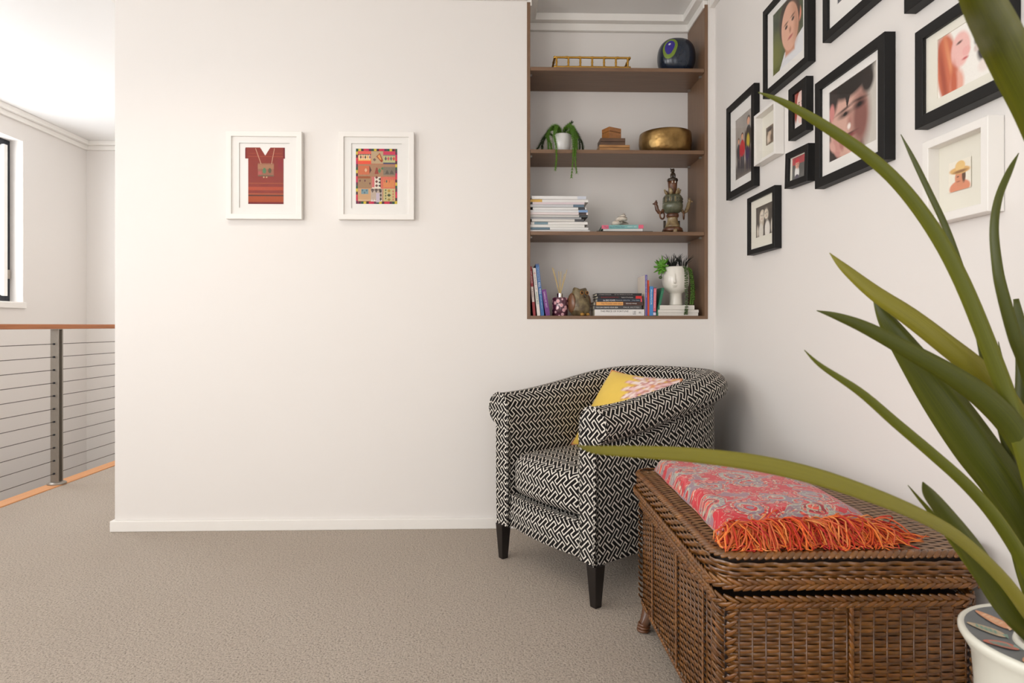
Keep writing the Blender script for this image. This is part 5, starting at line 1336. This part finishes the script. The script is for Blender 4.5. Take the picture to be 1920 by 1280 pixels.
for (cx, cy, n, tall) in ((-0.018, 0.0, 46, 0.085), (0.035, 0.012, 46, 0.080)):
    mb = MB()
    for k in range(n):
        a, sp_ = pr_.uniform(0, 2 * PI), pr_.uniform(0.1, 1.0) * 0.055
        h = tall * pr_.uniform(0.55, 1.0); p0 = Vector((cx + 0.012 * math.cos(a), cy + 0.012 * math.sin(a), 0.183)); p2 = p0 + Vector((sp_ * math.cos(a), sp_ * math.sin(a), h)); p1 = p0.lerp(p2, 0.5) + Vector((-0.2 * sp_ * math.cos(a), -0.2 * sp_ * math.sin(a), 0.01))
        mb.tube([p0, p1, p2], [0.0016, 0.0014, 0.0004], 4)
    mb.build('grass_tuft', M_GRASS, hp, kind='stuff')
def bead_string(pts, m, n, r):
    mb = MB(); c = catmull([list(p) for p in pts], n)
    mb.tube([tuple(q) for q in c], 0.0012, 5)
    for i, q in enumerate(c):
        for s in (-1, 1):
            w = pr_.uniform(-0.6, 0.6); mb.ell((q[0] + s * r * 1.1 * math.cos(w), q[1] - 0.3 * r + r * 0.8 * math.sin(w * 2), q[2] + pr_.uniform(-0.002, 0.002)), (r, r * 0.8, r * 0.85), 8, 5)
    mb.build('trailing_strand', m, hp, smooth=True)
bead_string([(0.034, -0.024, 0.190), (0.050, -0.056, 0.186), (0.055, -0.066, 0.15), (0.055, -0.068, 0.10), (0.057, -0.064, 0.04), (0.056, -0.072, -0.02), (0.053, -0.074, -0.045)], M_BEAD, 30, 0.0046)
bead_string([(0.046, -0.006, 0.192), (0.070, -0.016, 0.18), (0.080, -0.014, 0.13), (0.082, -0.012, 0.07), (0.080, -0.010, 0.02), (0.078, -0.010, 0.006)], M_BEADL, 28, 0.0050)
bead_string([(0.048, 0.014, 0.192), (0.070, 0.014, 0.17), (0.084, 0.018, 0.10), (0.086, 0.018, 0.03)], M_BEADL, 22, 0.0050)
# ------------------------------------------------------------------ third shelf: magazines, books with shell, burner
zz = Z1 + 0.0002; mr = random.Random(4)
mags = [(993.5, 1106, (216, 214, 212), 0.008, ()), (994, 1103, (226, 224, 220), 0.0115, ((0.0, 0.34, (96, 120, 132)),)), (993.5, 1096, (224, 222, 216), 0.0125, ()), (995.5, 1102, (230, 227, 222), 0.0125, ((0.06, 0.30, (120, 146, 156)),)), (997, 1095, (214, 210, 204), 0.0115, ((0.82, 1.0, (84, 84, 86)),)),
        (993.5, 1090, (160, 160, 162), 0.009, ()), (993.5, 1102, (66, 70, 72), 0.0095, ((0.0, 0.85, (206, 204, 200)),)), (993.5, 1102.5, (222, 210, 208), 0.0115, ((0.84, 0.97, (60, 50, 52)),)), (994, 1102, (222, 222, 222), 0.0110, ((0.84, 1.0, (128, 160, 200)),)),
        (999, 1099, (226, 224, 222), 0.0115, ((0.85, 0.98, (52, 54, 60)),)), (993.5, 1095, (198, 198, 200), 0.012, ((0.80, 1.0, (96, 118, 136)),)), (993.5, 1096, (216, 200, 204), 0.0105, ((0.0, 0.05, (60, 60, 66)),)), (993.5, 1103, (228, 226, 222), 0.0130, ((0.0, 0.21, (212, 170, 82)),)), (996.5, 1099, (230, 228, 226), 0.0150, ((0.84, 1.0, (206, 210, 220)),))]
ordn = ['lowest', 'second from the bottom', 'third from the bottom', 'fourth from the bottom', 'fifth from the bottom', 'sixth from the bottom', 'seventh from the bottom', 'seventh from the top', 'sixth from the top', 'fifth from the top', 'fourth from the top', 'third from the top', 'second from the top with yellow patch', 'topmost']
for k, (a, b, col, th, st) in enumerate(mags):
    th *= 1.03
    lying('pale glossy magazine, %s of the tall pile' % ordn[k], a, b, zz, th, 0.205, YW + 0.012 + mr.uniform(0, 0.008), col, yaw=0 if a < 994.5 else math.radians(mr.uniform(-1.2, 1.2)), strips=st, pages=M_PAGEW, name='magazine', cat='magazine', group='magazines piled on the shelf'); zz += th + 0.0011
zz = Z1 + 0.0002
lying('thin black book, lowest under the shell', 1119, 1224, zz, 0.0055, 0.19, YW + 0.02, (30, 28, 30)); zz += 0.0058
lying('thin white book with black cover edge under the pink book', 1131, 1206, zz, 0.0130, 0.19, YW + 0.026, (52, 44, 46), yaw=math.radians(-5), strips=((0.01, 0.99, (226, 222, 218)),)); zz += 0.0133
lying('pink and turquoise book directly under the shell', 1129, 1206.5, zz, 0.0185, 0.18, YW + 0.022, (120, 174, 172), yaw=math.radians(-5), strips=((0.0, 0.17, (222, 104, 128)), (0.88, 1.0, (226, 96, 122))), texts=(('The Dream Is Within Now', 0.06, 0.55, 0.42, (70, 90, 110), 0), ('PENNY P. BELL', 0.62, 0.85, 0.34, (226, 240, 238), 0))); zz += 0.0188
Ys = YW + 0.10
she = thing('sea_shell', 'pale striped spiral sea shell resting on the pink book', 'shell', (XP(1163, Ys), Ys, zz), (0, 0, math.radians(20)))
she.scale = (1.12, 1.12, 1.0)
M_SHELL = stone('cream_shell', (206, 188, 168), (232, 222, 208), (242, 236, 226), 30, 0.3)
def shell_c(tt):
    k = math.exp(-0.105 * tt)
    return k, 0.022 * k, 0.0205 * k, 0.058 * (1 - k) + 0.0200
TILT = Matrix.Rotation(math.radians(16), 3, 'Y')
def shellf(u, v):
    tt = u * 3.6 * 2 * PI; a = v * 2 * PI; k, R, r, z = shell_c(tt)
    q = TILT @ Vector(((R + r * math.cos(a)) * math.cos(tt), (R + r * math.cos(a)) * math.sin(tt) * 0.9, z + r * 0.86 * math.sin(a)))
    return tuple(q)
MB().grid(shellf, 130, 14, cv=True).build('whorl', M_SHELL, she, smooth=True)
sut = []
for i in range(110):
    tt = i / 109 * 3.5 * 2 * PI; k, R, r, z = shell_c(tt); a = math.radians(52)
    sut.append(tuple(TILT @ Vector(((R + r * 1.02 * math.cos(a)) * math.cos(tt), (R + r * 1.02 * math.cos(a)) * math.sin(tt) * 0.9, z + r * 0.88 * math.sin(a)))))
MB().tube(sut, 0.0011, 5).build('dark_spiral_band', mat('dark_shell_band', (72, 56, 48), 0.5), she, smooth=True)
MB().ell((-0.026, -0.006, 0.0155), (0.020, 0.020, 0.0150)).build('lip', M_SHELL, she, smooth=True)
# soapstone incense burner
Yb = YW + 0.10
SB = Yb / FPX
ib = thing('incense_burner', 'tall carved brown-green soapstone incense burner with animal handles', 'incense burner', (XP(1261, Yb), Yb, Z1), (0, 0, 0))
ib.scale = (1.03, 1.03, 1.10)
SD = stone('dark_soapstone', (30, 24, 18), (54, 42, 28), (78, 60, 40)); SG = stone('green_soapstone', (62, 62, 48), (90, 94, 74), (120, 116, 92)); SO = stone('ochre_soapstone', (92, 68, 40), (140, 118, 82), (176, 160, 120)); SR = stone('russet_soapstone', (56, 32, 20), (96, 58, 36), (124, 86, 56))
MB().lathe([(0, 0.012), (0.046, 0.012), (0.050, 0.018), (0.048, 0.028), (0.040, 0.033), (0.0, 0.034)], 28).build('base', SR, ib, angle=50)
for k in range(4):
    w = math.radians(-90 + 90 * k)
    MB().ell((0.043 * math.cos(w), 0.043 * math.sin(w), 0.011), (0.010, 0.010, 0.011), e=0.6).build('foot', SO if k == 0 else SD, ib, smooth=True)
MB().lathe([(0, 0.033), (0.038, 0.034), (0.035, 0.042), (0.027, 0.060), (0.024, 0.075), (0.026, 0.079), (0.0, 0.080)], 28).build('pedestal', SO, ib, smooth=True)
MB().lathe([(0, 0.079), (0.027, 0.079), (0.031, 0.086), (0.030, 0.094), (0.026, 0.099), (0.0, 0.1)], 28).build('carved_collar', SR, ib, smooth=True)
for s in (-1, 1): bx(s * 0.036 - 0.006, s * 0.036 + 0.006, 0.012, 0.020, 0.032, 0.068).build('back_stele', SD, ib, bevel=0.002)
bowl = MB().lathe([(0, 0.097), (0.026, 0.098), (0.042, 0.108), (0.0495, 0.122), (0.0505, 0.134), (0.0485, 0.145), (0.0, 0.146)], 36).build('bowl', SG, ib, smooth=True)
band = MB().lathe([(0, 0.144), (0.0485, 0.145), (0.0492, 0.160), (0.0478, 0.172), (0.040, 0.183), (0.026, 0.187), (0.0, 0.187)], 36).build('fretted_cover', SG, ib, smooth=True)
for k in range(22):
    w = math.radians(-90 + (k - 5) * 14)
    if 6 <= k <= 11:
        for hz in (0.152, 0.164): MB().ell((0.0488 * math.cos(w), 0.0488 * math.sin(w), hz), (0.0028, 0.0028, 0.0035), 6, 4).build('fret_hole', SD, band)
    else:
        c_, s_ = 0.0482 * math.cos(w), 0.0482 * math.sin(w)
        MB().tube([(c_, s_, 0.148), (c_, s_, 0.172)], 0.0026, 6).build('fret_bar', SD if k % 2 == 0 else SO, band)
for k in range(6):
    w = math.radians(-120 + 60 * k)
    MB().tube([(0.026 * math.cos(w), 0.026 * math.sin(w), 0.184), (0.034 * math.cos(w), 0.034 * math.sin(w), 0.196), (0.041 * math.cos(w), 0.041 * math.sin(w), 0.211)], [0.009, 0.011, 0.007], 8, flat=0.5).build('upturned_leaf', SO, ib, smooth=True)
MB().lathe([(0, 0.186), (0.019, 0.187), (0.022, 0.200), (0.021, 0.215), (0.0225, 0.232), (0.024, 0.250), (0.0, 0.251)], 24).build('tower', SR, ib, smooth=True)
for s in (-1, 1): MB().ell((s * 0.0075, -0.0215, 0.243), (0.0034, 0.004, 0.006), 8, 6).build('tower_window', mat('pale_window_gap', (206, 200, 190), 0.8), ib, smooth=True)
MB().lathe([(0, 0.249), (0.026, 0.250), (0.027, 0.256), (0.024, 0.262), (0.0, 0.266)], 24).build('tower_roof', SD, ib, angle=50)
fin = MB().ell((0.002, 0, 0.276), (0.014, 0.013, 0.016)).ell((-0.001, -0.004, 0.298), (0.0105, 0.011, 0.010)).ell((-0.006, -0.010, 0.272), (0.005, 0.006, 0.012)).ell((0.008, -0.010, 0.272), (0.005, 0.006, 0.012)).ell((-0.003, -0.013, 0.294), (0.006, 0.006, 0.005))
fin.ell((-0.009, 0, 0.307), (0.003, 0.003, 0.004)).ell((0.006, 0, 0.307), (0.003, 0.003, 0.004)); fin.build('lion_finial', SD, ib, smooth=True)
for s in (-1, 1):
    up = 0.012 if s > 0 else 0.0
    MB().tube([(s * 0.046, 0, 0.116), (s * 0.056, 0, 0.104), (s * 0.068, 0, 0.104 + up * 0.5), (s * 0.078, 0, 0.118 + up), (s * 0.082, 0, 0.136 + up), (s * 0.090, -0.004, 0.146 + up)], [0.008, 0.008, 0.009, 0.010, 0.009, 0.005], 10).ell((s * 0.084, -0.002, 0.147 + up), (0.009, 0.008, 0.009)).ell((s * 0.095, -0.004, 0.143 + up), (0.007, 0.005, 0.004)).tube([(s * 0.081, 0.004, 0.152 + up), (s * 0.078, 0.004, 0.163 + up)], [0.004, 0.001], 6).tube([(s * 0.086, -0.004, 0.152 + up), (s * 0.085, -0.004, 0.162 + up)], [0.003, 0.001], 6).build('animal_handle', SO if s > 0 else SR, ib, smooth=True)
    MB().torus((s * 0.054, -0.006, 0.090), 0.017, 0.0042, 20, 8, Matrix.Rotation(math.radians(90), 3, 'X') @ Matrix.Rotation(math.radians(70 if s > 0 else 35), 3, 'Y')).build('hanging_ring', SR, ib, smooth=True)
# ------------------------------------------------------------------ second shelf
Yp = YW + 0.085
pp = thing('trailing_plant', 'trailing spiky green plant in a small white pot on the shelf', 'plant', (XP(1053.5, Yp), Yp, Z2))
pp.scale = (1, 1, 1.07)
MB().lathe([(0, 0.0), (0.031, 0.0), (0.034, 0.003), (0.044, 0.035), (0.0475, 0.065), (0.0475, 0.088), (0.0455, 0.0895), (0.043, 0.086), (0.040, 0.07), (0.0, 0.07)], 36).build('pot', mat('white_glazed_pot', (226, 224, 220), 0.15, var=0.01, coat=0.5), pp, smooth=True)
LG = [mat('spiky_leaf_green', (98, 140, 46), 0.5, var=0.3, vscale=80), mat('spiky_leaf_dark', (46, 66, 28), 0.5, var=0.3, vscale=80)]
def spiky(pts, m, r=0.0155):
    mb = MB(); c = catmull([list(p) for p in pts], 34); mb.tube([tuple(q) for q in c], 0.0014, 5)
    for i in range(1, len(c) - 1):
        p, tg = Vector(c[i]), (Vector(c[i + 1]) - Vector(c[i - 1])).normalized()
        a = tg.orthogonal().normalized(); b = tg.cross(a); f = 1 - 0.45 * i / len(c)
        for k in range(9):
            w = 2 * PI * k / 9 + i * 0.9 + pr_.uniform(-.3, .3); d = (a * math.cos(w) + b * math.sin(w)); q = p + tg * pr_.uniform(-.002, .002)
            e = q + d * r * f * pr_.uniform(0.8, 1.25) + tg * r * 0.75; sd = tg.cross(d) * 0.0019
            mb.add([q - sd, q + sd, e, q + tg * 0.0014], [(0, 1, 2), (1, 3, 2), (3, 0, 2)])
    mb.build('trailing_stem', m, pp)
Rm = 0.088
fr_ = -0.085 - 0.014         # just in front of the shelf edge
for (pts, m) in (
    ([(-0.015, -0.02, .07), (-0.03, -0.04, .112), (-0.046, -0.07, .07), (-0.040, fr_, .02), (-0.037, fr_, -0.04), (-0.043, fr_, -0.098)], 0),
    ([(0.02, -0.02, .07), (0.03, -0.04, .125), (0.042, -0.07, .09), (0.045, fr_, .03), (0.044, fr_, -0.05), (0.036, fr_, -0.135)], 0),
    ([(0.03, -0.02, .07), (0.04, -0.03, .118), (0.055, -0.06, .08), (0.058, fr_, .02), (0.056, fr_, -0.05), (0.062, fr_, -0.112)], 0),
    ([(0.03, -0.01, .07), (0.045, -0.04, .12), (0.052, -0.075, .07), (0.054, fr_ + 0.005, .01), (0.052, fr_ + 0.004, -0.03)], 0),
    ([(0.03, 0.0, .07), (0.05, -0.01, .122), (0.066, -0.04, .09), (0.068, -0.06, .045), (0.070, -0.065, .01)], 0),
    ([(-0.02, 0.0, .07), (-0.04, -0.01, .13), (-0.066, -0.02, .10), (-0.072, -0.03, .05), (-0.07, -0.03, .012)], 0),
    ([(-0.02, 0.01, .07), (-0.045, 0.01, .125), (-0.075, 0.0, .09), (-0.062, -0.045, .04), (-0.058, -0.05, .01)], 0),
    ([(-0.01, 0.02, .07), (-0.05, 0.02, .128), (-0.09, 0.01, .085), (-0.118, 0.0, .035), (-0.142, 0.0, .006)], 1),
    ([(-0.02, 0.02, .07), (-0.06, 0.03, .105), (-0.092, 0.02, .07), (-0.100, 0.01, .03), (-0.098, 0.01, .008)], 1),
    ([(0.03, 0.01, .07), (0.055, 0.02, .125), (0.085, 0.02, .095), (0.093, 0.015, .05), (0.092, 0.01, .008)], 1),
    ([(0.03, 0.02, .07), (0.07, 0.03, .115), (0.102, 0.03, .075), (0.112, 0.03, .035), (0.104, 0.02, .008)], 1),
    ([(0.01, 0.01, .07), (0.02, 0.02, .118), (0.035, 0.02, .142), (0.052, 0.02, .158)], 1),
    ([(0.0, -0.01, .07), (-0.01, -0.02, .11), (-0.025, -0.03, .118), (-0.04, -0.04, .10)], 0),
    ([(0.0, 0.0, .07), (0.01, -0.01, .115), (0.03, -0.02, .128), (0.055, -0.03, .112), (0.075, -0.035, .07)], 0),
    ([(-0.01, 0.01, .07), (-0.015, 0.01, .118), (-0.03, 0.0, .135), (-0.055, -0.01, .115)], 0)):
    spiky(pts, LG[m])
# three small wooden boxes, stacked
Yx = YW + 0.085
wm = [wood_mat('honey_box_wood', (150, 102, 52), (184, 134, 78), 0.4, (4, 30, 30), 4.0, 0.2), wood_mat('dark_box_wood', (74, 50, 34), (104, 72, 48), 0.4, (4, 30, 30), 4.0, 0.2), wood_mat('amber_box_wood', (140, 88, 44), (176, 118, 62), 0.35, (4, 30, 30), 4.0, 0.3)]
M_SEAM = mat('dark_box_seam', (30, 20, 14), 0.8)
def wbox(label, xc, z, w, d, h, m, rz, seam=0.62):
    t = thing('wooden_box', label, 'box', (xc, Yx, z), (0, 0, rz), 'stacked wooden boxes')
    bx(-w / 2, w / 2, -d / 2, d / 2, 0, h * seam - 0.0008).build('box_body', m, t, bevel=0.0012)
    bx(-w / 2 + 0.002, w / 2 - 0.002, -d / 2 + 0.002, d / 2 - 0.002, h * seam - 0.0008, h * seam + 0.0008).build('seam', M_SEAM, t)
    bx(-w / 2, w / 2, -d / 2, d / 2, h * seam + 0.0008, h).build('lid', m, t, bevel=0.0012)
xb = XP(1148.5, Yx)
wbox('flat honey-coloured wooden box at the foot of the small stack', xb, Z2, 0.154, 0.11, 0.0340, wm[0], 0)
wbox('dark flat wooden box with black seam in the middle of the small stack', XP(1146, Yx), Z2 + 0.0342, 0.126, 0.09, 0.0370, wm[1], 0, 0.5)
wbox('small cube-like amber wooden box turned cornerwise on top of the stack', XP(1146.5, Yx), Z2 + 0.0714, 0.076, 0.062, 0.0580, wm[2], math.radians(28), 0.62)
# singing bowl
Yg = YW + 0.138
sb = thing('singing_bowl', 'hammered brass singing bowl on the shelf', 'bowl', (XP(1247, Yg), Yg, Z2))
def brass():
    m = bpy.data.materials.new('hammered_brass'); t = NT(m); co = t.coords()
    v = t.new('ShaderNodeTexVoronoi', feature='SMOOTH_F1'); v.inputs['Scale'].default_value = 55; t.link(co, v.inputs['Vector'])
    n = t.noise(co, 14, 4)
    t.link(t.ramp(n.outputs[0], [(0.3, rgb(124, 96, 56)), (0.7, rgb(176, 142, 88))]), t.b.inputs['Base Color'])
    t.b.inputs['Metallic'].default_value = 0.9; t.b.inputs['Roughness'].default_value = 0.36
    t.bump(v.outputs['Distance'], 0.25, 0.006); return m
rb = 0.1345
MB().lathe([(0, 0), (rb * 0.80, 0.0), (rb * 0.90, 0.010), (rb * 0.965, 0.032), (rb, 0.070), (rb * 0.995, 0.100), (rb * 0.975, 0.119), (rb * 0.945, 0.120), (rb * 0.96, 0.10), (rb * 0.93, 0.04), (rb * 0.75, 0.012), (0, 0.010)], 64).build('bowl', brass(), sb, smooth=True)
# ------------------------------------------------------------------ top shelf
Yt = YW + 0.010
M_GOLD = mat('gilded_bamboo', (186, 142, 62), 0.3, 0.85, 0.2, 60)
xt0, xt1 = XP(1039, Yt), XP(1181.5, Yt); wt = xt1 - xt0
tr = thing('bamboo_tray', 'open gilded bamboo gallery tray on the top shelf', 'tray', ((xt0 + xt1) / 2, Yt, Z3))
def cane(a, b, r=0.0056):
    a, b = Vector(a), Vector(b); n = max(2, int((b - a).length / 0.06)); mb = MB(); pts, R = [], []
    for i in range(n * 6 + 1):
        f = i / (n * 6); pts.append(a.lerp(b, f)); R.append(r * (1.30 if i % 6 == 0 else 1.0))
    return mb.tube(pts, R, 8)
hx_, dp_, hz_ = wt / 2, 0.19, 0.058
for y in (0.0, dp_):
    for z in (0.0052, hz_ - 0.005): cane((-hx_, y, z), (hx_, y, z)).build('rail', M_GOLD, tr, smooth=True)
    for k in range(7): cane((-hx_ + 0.012 + (wt - 0.024) * k / 6, y, 0.004), (-hx_ + 0.012 + (wt - 0.024) * k / 6, y, hz_ - 0.004), 0.0050).build('upright', M_GOLD, tr, smooth=True)
for x in (-hx_ + 0.003, hx_ - 0.003):
    for z in (0.0052, hz_ - 0.005): cane((x, 0, z), (x, dp_, z)).build('end_rail', M_GOLD, tr, smooth=True)
bx(-hx_ + 0.004, hx_ - 0.004, 0.004, dp_ - 0.004, 0.003, 0.006).build('tray_base', mat('dark_lacquer', (40, 28, 18), 0.3), tr)
# dark blue vase with an eye
Yv = YW + 0.105
vs_ = thing('glass_vase', 'squat dark blue glass vase with green and violet eye on the top shelf', 'vase', (XP(1268, Yv), Yv, Z3))
VW, VH = 0.0965, 0.190
def vsurf(a, b):
    def sg(x, e): return math.copysign(abs(x) ** e, x)
    x = VW * sg(math.cos(a), 0.9) * sg(math.cos(b), 0.62); y = VW * 0.80 * sg(math.sin(a), 0.9) * sg(math.cos(b), 0.62); z = VH * 0.5 * sg(math.sin(b), 0.82)
    k = 1.0 - 0.14 * max(0, -z / (VH * .5)) ** 2 - 0.05 * max(0, z / (VH * .5)) ** 2
    return Vector((x * k, y * k, z + VH * 0.5))
MB().grid(lambda u, v: tuple(vsurf(u * 2 * PI, (v - 0.5) * PI * 0.985)), 56, 36, cu=True).build('body', mat('midnight_blue_glass', (22, 34, 50), 0.26, var=0.35, vscale=40, coat=0.25), vs_, smooth=True)
MB().lathe([(0, 0), (VW * 0.66, 0.0), (VW * 0.70, 0.006), (0, 0.008)], 32, sy=0.8).build('foot', mat('midnight_blue_glass', ()), vs_)
def patch(name, ra, rb_, off, m, ca=math.radians(-122), cb=math.radians(17)):
    mb = MB()
    def fn(u, v):
        w = v * 2 * PI; p = vsurf(ca + ra * u * math.cos(w), cb + rb_ * u * math.sin(w) + 0.12 * ra * u * math.cos(w)); c = Vector((0, 0, VH / 2))
        return tuple(p + (p - c).normalized() * off)
    mb.grid(fn, 5, 36, cv=True); return mb.build(name, m, vs_, smooth=True)
patch('green_eye_ring', 0.43, 0.52, 0.0012, mat('olive_glass', (112, 136, 36), 0.2, coat=0.4))
patch('violet_eye', 0.29, 0.345, 0.0022, mat('violet_glass', (42, 28, 128), 0.15, coat=0.5))
patch('painted_glint', 0.07, 0.06, 0.0032, mat('painted_glint_white', (206, 206, 222), 0.15), cb=math.radians(22))  # white highlight on the eye, laid on as a coloured patch
